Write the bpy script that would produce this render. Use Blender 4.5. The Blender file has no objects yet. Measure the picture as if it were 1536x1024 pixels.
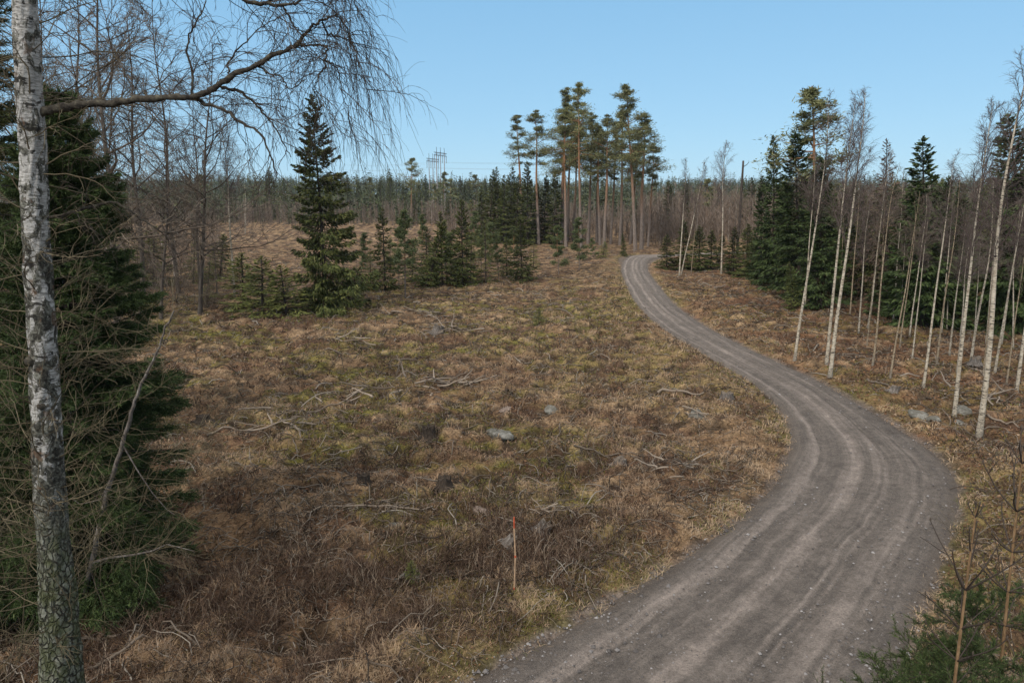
import bpy, math
import numpy as np
from mathutils import Vector, Matrix, Quaternion

scene = bpy.context.scene
COL = scene.collection
PI = math.pi
RNG = np.random.default_rng(11)

# ------------------------------------------------------------------ camera
CAM_H, FPX, CX, CY = 7.5, 1024.0, 768.0, 512.0
PITCH = math.atan(212.0 / FPX)
cp, sp = math.cos(PITCH), math.sin(PITCH)
cam = bpy.data.objects.new("camera", bpy.data.cameras.new("camera"))
COL.objects.link(cam)
cam.location = (0, 0, CAM_H)
cam.rotation_euler = (PI / 2 - PITCH, 0, 0)
cam.data.sensor_width = 36
cam.data.lens = 24
cam.data.clip_start = 0.1
cam.data.clip_end = 12000
scene.camera = cam


def ray(px, py):
    u, v = (px - CX) / FPX, (py - CY) / FPX
    return np.array([u, cp - v * sp, -sp - v * cp])


# ------------------------------------------------------------------ noise
def _hash(ix, iy, seed):
    n = (ix.astype(np.int64) * 374761393 + iy.astype(np.int64) * 668265263 + seed * 1442695041) & 0x7FFFFFFF
    n = ((n ^ (n >> 13)) * 1274126177) & 0x7FFFFFFF
    n = n ^ (n >> 16)
    return (n & 0xFFFF) / 65535.0


def vnoise(x, y, seed=0):
    x = np.asarray(x, float); y = np.asarray(y, float)
    ix, iy = np.floor(x), np.floor(y)
    fx, fy = x - ix, y - iy
    fx = fx * fx * (3 - 2 * fx); fy = fy * fy * (3 - 2 * fy)
    ix = ix.astype(np.int64); iy = iy.astype(np.int64)
    a = _hash(ix, iy, seed); b = _hash(ix + 1, iy, seed)
    c = _hash(ix, iy + 1, seed); d = _hash(ix + 1, iy + 1, seed)
    return (a + (b - a) * fx) * (1 - fy) + (c + (d - c) * fx) * fy


def fbm(x, y, octs=3, seed=0):
    s, a, t = 0.0, 1.0, 0.0
    x = np.asarray(x, float); y = np.asarray(y, float)
    for o in range(octs):
        s = s + a * vnoise(x * 2 ** o + 17.3 * o, y * 2 ** o - 9.1 * o, seed + o * 7)
        t += a; a *= .5
    return s / t


def sst(e0, e1, x):
    t = np.clip((x - e0) / (e1 - e0), 0, 1)
    return t * t * (3 - 2 * t)


def norm(a):
    return a / np.maximum(np.linalg.norm(a, axis=-1, keepdims=True), 1e-9)


# ------------------------------------------------------------------ terrain
def h_low(x, y):
    x = np.asarray(x, float); y = np.asarray(y, float)
    r = np.hypot(x, y)
    z = (fbm(x / 24 + 3.1, y / 24 + 8.7, 2, 3) - .5) * .7 * sst(8, 30, r) * (1 - .5 * sst(70, 140, r))
    hill = sst(260, 760, y + .15 * np.abs(x)) * (9.5 + 7 * fbm(x / 260 + 5, y / 900, 2, 5))
    return z + hill * sst(0, 200, y)


def gp0(px, py):
    d = ray(px, py); t = CAM_H / -d[2]
    p = d * t
    for _ in range(12):
        t = (CAM_H - float(h_low(p[0], p[1]))) / -d[2]
        p = d * t
    return np.array([p[0], p[1]])


# road: matched left / right edge points read on the ground
PAIRS = [((1000, 850), (1340, 1024)), ((1085, 793), (1395, 890)), ((1145, 742), (1427, 810)), ((1178, 690), (1440, 735)),
         ((1186, 650), (1405, 682)), ((1165, 605), (1317, 623)), ((1125, 572), (1232, 572)), ((1080, 545), (1174, 545)),
         ((1030, 515), (1110, 515)), ((985, 485), (1054, 485)), ((955, 455), (1012, 455)), ((938, 425), (987, 425)),
         ((932, 400), (972, 402)), ((946, 384), (977, 389))]
L = [gp0(*a) for a, b in PAIRS]; Rr = [gp0(*b) for a, b in PAIRS]
e0 = gp0(690, 1024)
L = [np.array([-14., 3.]), np.array([-8., 5.2]), np.array([-3.9, 7.4]), e0] + L + [np.array([22., 98.5]), np.array([34., 102.]), np.array([50., 104.])]
Rr = [np.array([-13., -3.0]), np.array([-6.2, -.2]), np.array([-1.6, 2.5]), np.array([2.2, 5.4])] + Rr + [np.array([22.5, 94.8]), np.array([34., 98.5]), np.array([50., 100.5])]


def catmull(P, n):
    P = np.array(P); out = []
    for i in range(len(P) - 1):
        p0, p1, p2, p3 = P[max(i - 1, 0)], P[i], P[i + 1], P[min(i + 2, len(P) - 1)]
        for k in range(n):
            t = k / n
            out.append(.5 * (2 * p1 + (p2 - p0) * t + (2 * p0 - 5 * p1 + 4 * p2 - p3) * t * t + (3 * p1 - p0 - 3 * p2 + p3) * t ** 3))
    out.append(P[-1])
    return np.array(out)


LS, RS = catmull(L, 14), catmull(Rr, 14)
RC = (LS + RS) / 2
RHW = np.linalg.norm(RS - LS, axis=1) / 2
RLEN = np.concatenate([[0], np.cumsum(np.linalg.norm(np.diff(RC, axis=0), axis=1))])
GX0, GY0, GS, GNX, GNY = -20.0, -6.0, .25, 300, 470
_gx, _gy = np.meshgrid(GX0 + np.arange(GNX) * GS, GY0 + np.arange(GNY) * GS)
_gd = np.full(_gx.shape, 1e9); _side = np.zeros(_gx.shape)
_rt = norm(np.gradient(RC, axis=0))
for i in range(len(RC)):
    dx, dy = _gx - RC[i, 0], _gy - RC[i, 1]
    d = np.hypot(dx, dy) - RHW[i]
    m = d < _gd
    _gd[m] = d[m]
    _side[m] = (_rt[i, 0] * dy - _rt[i, 1] * dx)[m]


def road_d(x, y):
    x = np.asarray(x, float); y = np.asarray(y, float)
    fx = np.clip((x - GX0) / GS, 0, GNX - 1.001); fy = np.clip((y - GY0) / GS, 0, GNY - 1.001)
    ix = fx.astype(int); iy = fy.astype(int); fx = fx - ix; fy = fy - iy
    a = _gd[iy, ix] * (1 - fx) + _gd[iy, ix + 1] * fx
    b = _gd[iy + 1, ix] * (1 - fx) + _gd[iy + 1, ix + 1] * fx
    return a * (1 - fy) + b * fy


def right_of_road(x, y):
    x = np.asarray(x, float); y = np.asarray(y, float)
    ix = np.clip(((x - GX0) / GS).astype(int), 0, GNX - 1); iy = np.clip(((y - GY0) / GS).astype(int), 0, GNY - 1)
    return _side[iy, ix] < 0


def tuss(x, y): return fbm(x / .9 + 40, y / .6, 3, 51)


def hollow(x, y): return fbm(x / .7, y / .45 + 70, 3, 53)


def ground_h(x, y):
    x = np.asarray(x, float); y = np.asarray(y, float)
    r = np.hypot(x, y)
    d = road_d(x, y)
    off = sst(.1, 1.6, d)
    n = (fbm(x / 3.2, y / 3.2, 3, 21) - .5) * .55 + ((fbm(x / .8, y / .8, 3, 31) - .5) * .30 + .15 * sst(.48, .7, tuss(x, y)) - .14 * sst(.5, .68, hollow(x, y))) * (1 - sst(40, 90, r))
    bank = .14 * np.exp(-((d - 1.1) / .7) ** 2)
    return h_low(x, y) + n * off * (1 - .6 * sst(80, 160, r)) + bank - .13 * (1 - sst(-.5, .28, d))


def gp(px, py):
    d = ray(px, py); t = CAM_H / -d[2]
    p = d * t
    for _ in range(14):
        t = .5 * t + .5 * (CAM_H - float(ground_h(p[0], p[1]))) / -d[2]
        p = d * t
    return np.array([p[0], p[1], float(ground_h(p[0], p[1]))])


CAMP = np.array([0, 0, CAM_H])


def at_y(px, py, Y):
    d = ray(px, py)
    return CAMP + d * (Y / d[1])


# ------------------------------------------------------------------ mesh building
class MB:
    def __init__(s):
        s.v, s.q, s.t, s.a, s.n = [], [], [], [], 0

    def add(s, v, q=None, t=None, a=None):
        v = np.asarray(v, float).reshape(-1, 3)
        s.v.append(v)
        if q is not None and len(q): s.q.append(np.asarray(q, np.int64).reshape(-1, 4) + s.n)
        if t is not None and len(t): s.t.append(np.asarray(t, np.int64).reshape(-1, 3) + s.n)
        s.a.append(np.full(len(v), .5) if a is None else np.broadcast_to(np.asarray(a, float), (len(v),)))
        s.n += len(v)

    def tubes(s, P, Rad, S=4, a=None, cap=False):
        P = np.asarray(P, float)
        if P.ndim == 2: P = P[None]
        N, K, _ = P.shape
        if N == 0: return
        Rad = np.broadcast_to(np.asarray(Rad, float), (N, K))
        T = norm(np.gradient(P, axis=1))
        mt = norm(P[:, -1] - P[:, 0] + 1e-6)
        ref = np.where(np.abs(mt[:, 2:3]) > .8, np.array([[1., 0, 0]]), np.array([[0, 0, 1.]]))
        n1 = norm(np.cross(T, ref[:, None, :])); n2 = np.cross(T, n1)
        an = np.arange(S) / S * 2 * PI
        ring = P[:, :, None, :] + Rad[:, :, None, None] * (np.cos(an)[None, None, :, None] * n1[:, :, None, :] + np.sin(an)[None, None, :, None] * n2[:, :, None, :])
        idx = np.arange(N * K * S).reshape(N, K, S)
        nx = np.roll(idx, -1, axis=2)
        q = np.stack([idx[:, :-1], nx[:, :-1], nx[:, 1:], idx[:, 1:]], -1).reshape(-1, 4)
        av = None
        if a is not None: av = np.repeat(np.broadcast_to(a, (N,)), K * S)
        tri = None
        if cap:
            tri = np.concatenate([np.stack([idx[:, e, 0], idx[:, e, k], idx[:, e, k + 1]], -1) for e in (0, K - 1) for k in range(1, S - 1)])
        s.add(ring.reshape(-1, 3), q, tri, av)

    def diamonds(s, p, d, side, ln, w, a=None, droop=0.):
        N = len(p)
        if N == 0: return
        ln = np.broadcast_to(ln, (N,))[:, None]; w = np.broadcast_to(w, (N,))[:, None]
        tip = p + d * ln; tip = tip + np.array([0, 0, -1.]) * ln * droop
        mid = p + d * ln * .42
        v = np.stack([p, mid + side * w * .5, tip, mid - side * w * .5], 1)
        q = np.arange(N * 4).reshape(N, 4)
        s.add(v.reshape(-1, 3), q, None, None if a is None else np.repeat(np.broadcast_to(a, (N,)), 4))

    def tris(s, p, d, side, ln, w, a=None):
        N = len(p)
        if N == 0: return
        ln = np.broadcast_to(ln, (N,))[:, None]; w = np.broadcast_to(w, (N,))[:, None]
        v = np.stack([p + side * w * .5, p + d * ln, p - side * w * .5], 1)
        s.add(v.reshape(-1, 3), None, np.arange(N * 3).reshape(N, 3), None if a is None else np.repeat(np.broadcast_to(a, (N,)), 3))

    def mesh(s, name, mat, smooth=False):
        v = np.concatenate(s.v) if s.v else np.zeros((0, 3))
        q = np.concatenate(s.q) if s.q else np.zeros((0, 4), np.int64)
        t = np.concatenate(s.t) if s.t else np.zeros((0, 3), np.int64)
        me = bpy.data.meshes.new(name)
        me.vertices.add(len(v)); me.vertices.foreach_set("co", v.astype(np.float32).ravel())
        nl = len(q) * 4 + len(t) * 3
        me.loops.add(nl)
        me.loops.foreach_set("vertex_index", np.concatenate([q.ravel(), t.ravel()]).astype(np.int32))
        me.polygons.add(len(q) + len(t))
        st = np.concatenate([np.arange(len(q)) * 4, len(q) * 4 + np.arange(len(t)) * 3]).astype(np.int32)
        me.polygons.foreach_set("loop_start", st)
        me.polygons.foreach_set("use_smooth", np.full(len(st), smooth))
        at = me.attributes.new("v", 'FLOAT', 'POINT')
        at.data.foreach_set("value", np.concatenate(s.a).astype(np.float32))
        me.update(calc_edges=True)
        me.materials.append(mat)
        return me


def link(name, me, parent=None):
    o = bpy.data.objects.new(name, me); COL.objects.link(o)
    if parent is not None: o.parent = parent
    return o


def tag(o, label=None, cat=None, group=None, kind=None):
    if label: o["label"] = label
    if cat: o["category"] = cat
    if group: o["group"] = group
    if kind: o["kind"] = kind
    return o


def thing(name, loc, label, cat, group=None, rot=None, scale=None):
    o = bpy.data.objects.new(name, None); COL.objects.link(o)
    o.empty_display_size = .2
    o.location = tuple(float(c) for c in loc)
    if rot is not None:
        o.rotation_mode = 'QUATERNION'; o.rotation_quaternion = rot
    if scale is not None: o.scale = scale
    return tag(o, label, cat, group)


# ------------------------------------------------------------------ materials
class NT:
    def __init__(s, name):
        s.m = bpy.data.materials.new(name); s.m.use_nodes = True
        s.t = s.m.node_tree; s.t.nodes.clear()
        s.out = s.n('ShaderNodeOutputMaterial')
        s.b = s.n('ShaderNodeBsdfPrincipled')
        s.l(s.b.outputs[0], s.out.inputs[0])
        s.b.inputs['Roughness'].default_value = .9
        s.b.inputs['Specular IOR Level'].default_value = .15

    def n(s, typ, **kw):
        nd = s.t.nodes.new(typ)
        for k, v in kw.items(): setattr(nd, k, v)
        return nd

    def l(s, a, b): s.t.links.new(a, b)

    def coord(s, scale=(1, 1, 1), which='Object'):
        c = s.n('ShaderNodeTexCoord'); mp = s.n('ShaderNodeMapping')
        mp.inputs['Scale'].default_value = scale
        s.l(c.outputs[which], mp.inputs[0])
        return mp.outputs[0]

    def noise(s, vec, scale, detail=4, rough=.6, dist=0.):
        nd = s.n('ShaderNodeTexNoise')
        nd.inputs['Scale'].default_value = scale; nd.inputs['Detail'].default_value = detail
        nd.inputs['Roughness'].default_value = rough; nd.inputs['Distortion'].default_value = dist
        if vec is not None: s.l(vec, nd.inputs['Vector'])
        return nd.outputs['Fac']

    def ramp(s, fac, stops, interp='LINEAR'):
        r = s.n('ShaderNodeValToRGB'); cr = r.color_ramp; cr.interpolation = interp
        while len(cr.elements) < len(stops): cr.elements.new(.5)
        for e, (p, c) in zip(cr.elements, stops):
            e.position = p
            e.color = (c, c, c, 1) if isinstance(c, (int, float)) else (*c, 1)
        s.l(fac, r.inputs[0])
        return r.outputs[0]

    def mix(s, fac, a, b, mode='MIX'):
        m = s.n('ShaderNodeMix', data_type='RGBA', blend_type=mode)
        for sock, val in ((m.inputs[0], fac), (m.inputs[6], a), (m.inputs[7], b)):
            if hasattr(val, 'is_output') or isinstance(val, bpy.types.NodeSocket): s.l(val, sock)
            elif isinstance(val, (int, float)): sock.default_value = val
            else: sock.default_value = (*val, 1)
        return m.outputs[2]

    def math(s, op, a, b=None):
        m = s.n('ShaderNodeMath', operation=op)
        for i, val in enumerate((a, b)):
            if val is None: continue
            if isinstance(val, bpy.types.NodeSocket): s.l(val, m.inputs[i])
            else: m.inputs[i].default_value = val
        return m.outputs[0]

    def attr(s, name):
        a = s.n('ShaderNodeAttribute'); a.attribute_name = name
        return a

    def bump(s, h, strength=.5, dist=.02):
        b = s.n('ShaderNodeBump'); b.inputs['Strength'].default_value = strength; b.inputs['Distance'].default_value = dist
        s.l(h, b.inputs['Height']); s.l(b.outputs[0], s.b.inputs['Normal'])

    def col(s, c): s.l(c, s.b.inputs['Base Color'])


def leaf_mat(name, stops, rough=.7, objvar=.35):
    m = NT(name)
    c = m.ramp(m.attr('v').outputs['Fac'], stops)
    oi = m.n('ShaderNodeObjectInfo')
    g = m.ramp(oi.outputs['Random'], [(0, 1 - objvar), (1, 1 + objvar)])
    m.col(m.mix(1., c, g, 'MULTIPLY'))
    m.b.inputs['Roughness'].default_value = rough
    return m.m


M_SPRUCE = leaf_mat("spruce_needles", [(0, (.032, .042, .014)), (.5, (.062, .075, .022)), (.85, (.108, .114, .034)), (1, (.15, .14, .05))])
M_SPRUCE_G = leaf_mat("deep_green_spruce_needles", [(0, (.022, .034, .012)), (.5, (.044, .068, .022)), (.9, (.08, .108, .036)), (1, (.11, .13, .05))])
M_YOUNG = leaf_mat("young_spruce_needles", [(0, (.055, .065, .018)), (.5, (.11, .122, .034)), (.85, (.15, .152, .048)), (1, (.18, .165, .06))])
M_PINE = leaf_mat("pine_needles", [(0, (.072, .080, .036)), (.5, (.135, .142, .062)), (.85, (.19, .185, .082)), (1, (.23, .19, .09))], objvar=.2)
M_YPINE = leaf_mat("young_pine_needles", [(0, (.05, .066, .027)), (.5, (.088, .108, .044)), (1, (.15, .165, .075))], objvar=.2)
M_RUST = leaf_mat("reddish_dying_needles", [(0, (.05, .035, .025)), (.6, (.085, .055, .04)), (1, (.07, .075, .03))])
M_FAR = leaf_mat("far_conifer_needles", [(0, (.022, .030, .013)), (.5, (.040, .050, .021)), (1, (.080, .082, .034))])
M_FARTW = leaf_mat("far_bare_twigs", [(0, (.070, .052, .038)), (.5, (.125, .092, .070)), (.9, (.18, .14, .11)), (1, (.36, .33, .30))])
M_TWIG = leaf_mat("dark_twigs", [(0, (.030, .022, .018)), (.5, (.052, .040, .032)), (1, (.09, .072, .056))], objvar=.2)
M_TWIGP = leaf_mat("purple_birch_twigs", [(0, (.06, .042, .040)), (.5, (.10, .075, .066)), (1, (.16, .13, .11))], objvar=.2)
M_TWIGB = leaf_mat("brown_twigs", [(0, (.050, .038, .029)), (.5, (.10, .077, .058)), (1, (.18, .145, .11))], objvar=.25)
M_TAN = leaf_mat("olive_tan_twigs", [(0, (.055, .044, .026)), (.5, (.095, .075, .044)), (1, (.16, .13, .08))], objvar=.2)
M_GRASS = leaf_mat("withered_grass", [(0, (.105, .064, .038)), (.35, (.205, .132, .080)), (.7, (.325, .222, .140)), (.93, (.42, .31, .20)), (1, (.13, .13, .035))])
M_MOSSG = leaf_mat("mossy_green_grass", [(0, (.055, .055, .014)), (.5, (.105, .100, .026)), (1, (.18, .16, .045))])
M_HEATH = leaf_mat("heath_stems", [(0, (.040, .025, .018)), (.5, (.100, .062, .042)), (.85, (.20, .135, .092)), (1, (.34, .27, .20))])
M_LITTER = leaf_mat("dead_leaves", [(0, (.07, .034, .018)), (.5, (.14, .070, .036)), (.85, (.20, .115, .062)), (1, (.30, .22, .15))])
M_BRUSH = leaf_mat("weathered_brushwood", [(0, (.04, .03, .022)), (.4, (.11, .085, .064)), (.8, (.22, .18, .142)), (1, (.36, .32, .27))])
M_STONES = leaf_mat("road_stones", [(0, (.09, .08, .075)), (.6, (.17, .155, .148)), (1, (.36, .34, .33))])


def bark_mat(name, c1, c2, c3, vscale=(9, 9, 1.6), strength=.6):
    m = NT(name)
    v = m.coord(vscale)
    n = m.noise(v, 1.6, 5, .65)
    m.col(m.ramp(n, [(.3, c1), (.52, c2), (.75, c3)]))
    m.bump(n, strength, .03)
    return m.m


M_BARK = bark_mat("spruce_bark", (.025, .02, .016), (.055, .043, .035), (.10, .085, .07))
M_BARKG = bark_mat("grey_brown_bark", (.045, .036, .03), (.085, .07, .058), (.15, .13, .11))
M_DEADWOOD = bark_mat("dead_wood", (.05, .042, .036), (.13, .112, .098), (.26, .24, .22), (14, 14, 3))
M_STUMP = bark_mat("stump_bark", (.018, .014, .011), (.045, .034, .026), (.10, .078, .06), (16, 16, 4))
M_STEM = bark_mat("orange_sapling_stem", (.09, .055, .028), (.17, .105, .055), (.26, .175, .10), (30, 30, 8), .3)


def pine_bark():
    m = NT("scots_pine_bark")
    v = m.coord((6, 6, 1.5))
    n = m.noise(v, 2.0, 5, .65)
    c = m.coord(which='Generated')
    sx = m.n('ShaderNodeSeparateXYZ'); m.l(c, sx.inputs[0])
    low = m.ramp(n, [(.3, (.075, .058, .048)), (.55, (.18, .145, .122)), (.75, (.28, .23, .20))])
    hi = m.ramp(n, [(.3, (.13, .066, .038)), (.55, (.26, .145, .08)), (.75, (.36, .21, .12))])
    m.col(m.mix(m.ramp(sx.outputs[2], [(.22, 0.), (.5, 1.)]), low, hi))
    m.bump(n, .6, .04)
    return m.m


def birch_bark(name, tint=(1, 1, 1), dark=.5):
    m = NT(name)
    v = m.coord((5, 5, 22))
    n = m.noise(v, 1.1, 4, .6, .3)
    v2 = m.coord((3.5, 3.5, 2.2))
    n2 = m.noise(v2, 1.3, 4, .6, .5)
    white = m.ramp(n2, [(.3, (.30 * tint[0], .25 * tint[1], .19 * tint[2])), (.6, (.52 * tint[0], .47 * tint[1], .39 * tint[2]))])
    c = m.mix(m.ramp(n, [(dark - .10, 1.), (dark - .02, 0.)]), white, (.05, .042, .036))
    # rough dark plates on the butt of the stem
    g = m.n('ShaderNodeSeparateXYZ'); m.l(m.coord(), g.inputs[0])
    n3 = m.noise(m.coord((10, 10, 4)), 1.5, 4, .7)
    butt = m.math('ADD', m.math('MULTIPLY', g.outputs[2], -.28), n3)
    c = m.mix(m.ramp(butt, [(.30, 0.), (.5, .85)]), c, m.ramp(n3, [(.35, (.05, .045, .038)), (.65, (.20, .18, .155))]))
    m.col(c)
    m.bump(n2, .3, .02)
    return m.m


M_PINEBARK = pine_bark()
M_BIRCH = birch_bark("young_birch_bark", (.86, .84, .80), .49)
M_BIRCHT = birch_bark("tan_birch_bark", (.60, .53, .44), .49)


def old_birch_bark():
    m = NT("old_birch_bark")
    sep = m.n('ShaderNodeSeparateXYZ'); m.l(m.coord(), sep.inputs[0])
    z = sep.outputs[2]
    big = m.noise(m.coord((4.2, 4.2, 2.6)), 1.5, 5, .62, .9)
    fine = m.noise(m.coord((5, 5, 30)), 1.6, 5, .7, .4)
    mid = m.noise(m.coord((9, 9, 8)), 1.5, 5, .7, 1.4)
    white = m.ramp(fine, [(.34, (.11, .10, .09)), (.45, (.29, .28, .26)), (.65, (.54, .525, .50))])
    dark = m.ramp(mid, [(.38, (.016, .015, .013)), (.5, (.06, .057, .046)), (.62, (.17, .168, .14)), (.75, (.30, .29, .26))])
    sel = m.math('ADD', m.math('MULTIPLY', big, .75), m.math('MULTIPLY', mid, .35))
    zz = m.math('MULTIPLY', m.math('SUBTRACT', 6.5, z), .016)
    up = m.mix(m.ramp(m.math('ADD', sel, zz), [(.515, 0.), (.56, 1.)]), white, dark)
    scar = m.noise(m.coord((3.4, 3.4, 9)), 1.5, 3, .6, .5)
    up = m.mix(m.ramp(scar, [(.36, .92), (.40, 0.)]), up, (.022, .02, .017))
    rust = m.noise(m.coord((3, 3, 2)), 2.1, 3, .6, .6)
    up = m.mix(m.ramp(rust, [(.60, 0.), (.68, .6)]), up, (.13, .075, .045))
    # plated grey-green bark at the butt
    vo = m.n('ShaderNodeTexVoronoi', feature='DISTANCE_TO_EDGE'); vo.inputs['Scale'].default_value = 1.
    wv = m.n('ShaderNodeVectorMath', operation='ADD')
    ns = m.n('ShaderNodeTexNoise'); ns.inputs['Scale'].default_value = 6; m.l(m.coord(), ns.inputs['Vector'])
    wsc = m.n('ShaderNodeVectorMath', operation='SCALE'); wsc.inputs[3].default_value = 1.9
    m.l(ns.outputs['Color'], wsc.inputs[0])
    m.l(m.coord((15, 15, 8)), wv.inputs[0]); m.l(wsc.outputs[0], wv.inputs[1])
    m.l(wv.outputs[0], vo.inputs['Vector'])
    crack = m.ramp(vo.outputs['Distance'], [(.02, 0.), (.16, 1.)])
    cell = m.ramp(m.noise(m.coord((9, 9, 6)), 2.2, 5, .7), [(.3, (.07, .075, .052)), (.5, (.155, .16, .12)), (.7, (.29, .285, .245))])
    plate = m.mix(crack, (.030, .028, .022), m.mix(m.ramp(mid, [(.40, .8), (.52, 0.)]), cell, (.05, .05, .038)))
    wob = m.math('ADD', z, m.math('MULTIPLY', m.math('SUBTRACT', big, .5), 3.0))
    moss = m.noise(m.coord((4, 4, 3)), 1.6, 4, .65)
    plate = m.mix(m.ramp(moss, [(.44, 0.), (.60, .75)]), plate, (.062, .070, .030))
    m.col(m.mix(m.ramp(m.math('MULTIPLY', wob, .1), [(.27, 0.), (.40, 1.)]), plate, up))
    hgt = m.mix(m.ramp(m.math('MULTIPLY', wob, .1), [(.27, 0.), (.40, 1.)]), crack, mid)
    m.bump(hgt, .9, .03)
    return m.m


M_OLDBIRCH = old_birch_bark()


def limb_bark():
    m = NT("birch_limb_bark")
    n = m.noise(m.coord((7, 7, 7)), 2, 5, .7)
    m.col(m.ramp(n, [(.35, (.022, .018, .015)), (.55, (.06, .052, .04)), (.72, (.14, .13, .09))]))
    m.bump(n, .7, .02)
    return m.m


M_LIMB = limb_bark()


def ground_mat():
    m = NT("clearing_ground")
    t = m.attr('tint').outputs['Color']
    o = m.coord()
    n1 = m.noise(o, 2.2, 6, .72); n2 = m.noise(o, 14, 5, .7); n3 = m.noise(o, 60, 3, .7)
    c = m.mix(1., t, m.ramp(n1, [(.25, .5), (.5, 1.05), (.75, 1.6)]), 'MULTIPLY')
    c = m.mix(1., c, m.ramp(n2, [(.3, .35), (.5, 1.05), (.7, 1.9)]), 'MULTIPLY')
    c = m.mix(m.ramp(n3, [(.55, 0.), (.72, .35)]), c, (.20, .15, .10))
    m.col(c)
    h = m.math('ADD', m.math('MULTIPLY', n1, 1.0), m.math('ADD', m.math('MULTIPLY', n2, .5), m.math('MULTIPLY', n3, .12)))
    m.bump(h, .9, .12)
    m.b.inputs['Roughness'].default_value = 1.
    m.b.inputs['Specular IOR Level'].default_value = .05
    return m.m


def road_mat():
    m = NT("gravel_road_surface")
    uv = m.n('ShaderNodeUVMap'); uv.uv_map = 'UVMap'
    sx = m.n('ShaderNodeSeparateXYZ'); m.l(uv.outputs[0], sx.inputs[0])
    u, v = sx.outputs[0], sx.outputs[1]
    o = m.coord()
    wob = m.noise(o, .22, 2, .5); wob2 = m.noise(o, .9, 2, .5)
    uu = m.math('ADD', m.math('ADD', u, m.math('MULTIPLY', m.math('SUBTRACT', wob, .5), .09)), m.math('MULTIPLY', m.math('SUBTRACT', wob2, .5), .03))
    def strk(fu, fv, det):
        cmb = m.n('ShaderNodeCombineXYZ'); m.l(m.math('MULTIPLY', uu, fu), cmb.inputs[0]); m.l(m.math('MULTIPLY', v, fv), cmb.inputs[1])
        return m.noise(cmb.outputs[0], 1., det, .65)
    g0 = m.noise(o, .5, 2, .5)
    streak = strk(13., .07, 2); streak2 = strk(44., .22, 3)
    # packed wheel lanes (pale), loose gravel between (darker)
    lane = m.ramp(uu, [(0, .10), (.13, .25), (.20, .95), (.27, .35), (.36, .5), (.44, 1.), (.50, .5), (.56, .85), (.63, .25), (.71, .75), (.78, .3), (1, .12)], 'EASE')
    line = m.ramp(uu, [(.0, .5), (.155, .5), (.17, .1), (.185, .5), (.225, .9), (.24, .3), (.30, .5), (.405, .5), (.42, .95), (.435, .4), (.545, .45), (.56, .05), (.575, .85), (.60, .1), (.615, .8), (.63, .4), (.72, .5), (.735, .05), (.755, .8), (.78, .5)])
    lane = m.mix(m.ramp(g0, [(.4, .15), (.6, .75)]), lane, line)
    f = m.math('ADD', m.math('MULTIPLY', lane, .40), m.math('ADD', m.math('MULTIPLY', streak, .34), m.math('MULTIPLY', streak2, .30)))
    g1 = m.noise(o, 22, 4, .75); g2 = m.noise(o, 80, 2, .7); g3 = m.noise(o, 1.1, 4, .6); g4 = m.noise(o, 5, 4, .7)
    base = m.ramp(f, [(.36, (.100, .086, .076)), (.50, (.140, .119, .103)), (.70, (.255, .214, .186))])
    c = m.mix(1., base, m.ramp(g1, [(.3, .66), (.5, 1.), (.7, 1.28)]), 'MULTIPLY')
    c = m.mix(1., c, m.ramp(g4, [(.3, .72), (.5, 1.), (.7, 1.25)]), 'MULTIPLY')
    c = m.mix(1., c, m.ramp(g3, [(.3, .84), (.7, 1.16)]), 'MULTIPLY')
    # brown soil creeping in from both edges
    e = m.math('ABSOLUTE', m.math('SUBTRACT', u, .5))
    c = m.mix(m.ramp(m.math('ADD', e, m.math('MULTIPLY', m.math('SUBTRACT', g4, .5), .22)), [(.35, 0.), (.49, .8)]), c, (.105, .080, .060))
    c = m.mix(m.ramp(g2, [(.60, 0.), (.68, .6)]), c, (.32, .30, .28))
    c = m.mix(m.ramp(g2, [(.32, .65), (.41, 0.)]), c, (.05, .045, .042))
    m.col(c)
    h = m.math('ADD', g1, m.math('ADD', m.math('MULTIPLY', g2, .5), m.math('ADD', m.math('MULTIPLY', streak2, .7), m.math('MULTIPLY', g4, .8))))
    m.bump(h, 1., .05)
    m.b.inputs['Roughness'].default_value = .95
    return m.m


def rock_mat(name, a, b, c):
    m = NT(name)
    o = m.coord()
    n = m.noise(o, 4, 6, .7); n2 = m.noise(o, 16, 4, .7)
    col = m.ramp(n, [(.3, a), (.5, b), (.7, c)])
    col = m.mix(m.ramp(n2, [(.56, 0.), (.66, .8)]), col, (.05, .05, .03))
    m.col(col); m.bump(m.math('ADD', n, n2), .8, .06)
    return m.m


M_GROUND = ground_mat()
M_ROAD = road_mat()
M_ROCK = rock_mat("lichen_grey_rock", (.07, .066, .052), (.15, .142, .122), (.34, .33, .30))
M_ROCKP = rock_mat("pinkish_granite", (.13, .10, .085), (.26, .20, .165), (.36, .29, .25))


def plain_mat(name, c, rough=.7, metal=0.):
    m = NT(name)
    n = m.noise(m.coord(), 12, 4, .6)
    m.col(m.ramp(n, [(.3, tuple(k * .75 for k in c)), (.7, tuple(min(k * 1.2, 1) for k in c))]))
    m.b.inputs['Roughness'].default_value = rough; m.b.inputs['Metallic'].default_value = metal
    return m.m


# ------------------------------------------------------------------ ground colour zones (soil, moss, dead grass, heath)
Z_HEATH = gp0(420, 900); Z_HEATH2 = gp0(760, 830)
Z_TAN = gp0(960, 545); Z_FAR = gp0(400, 355)


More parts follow.
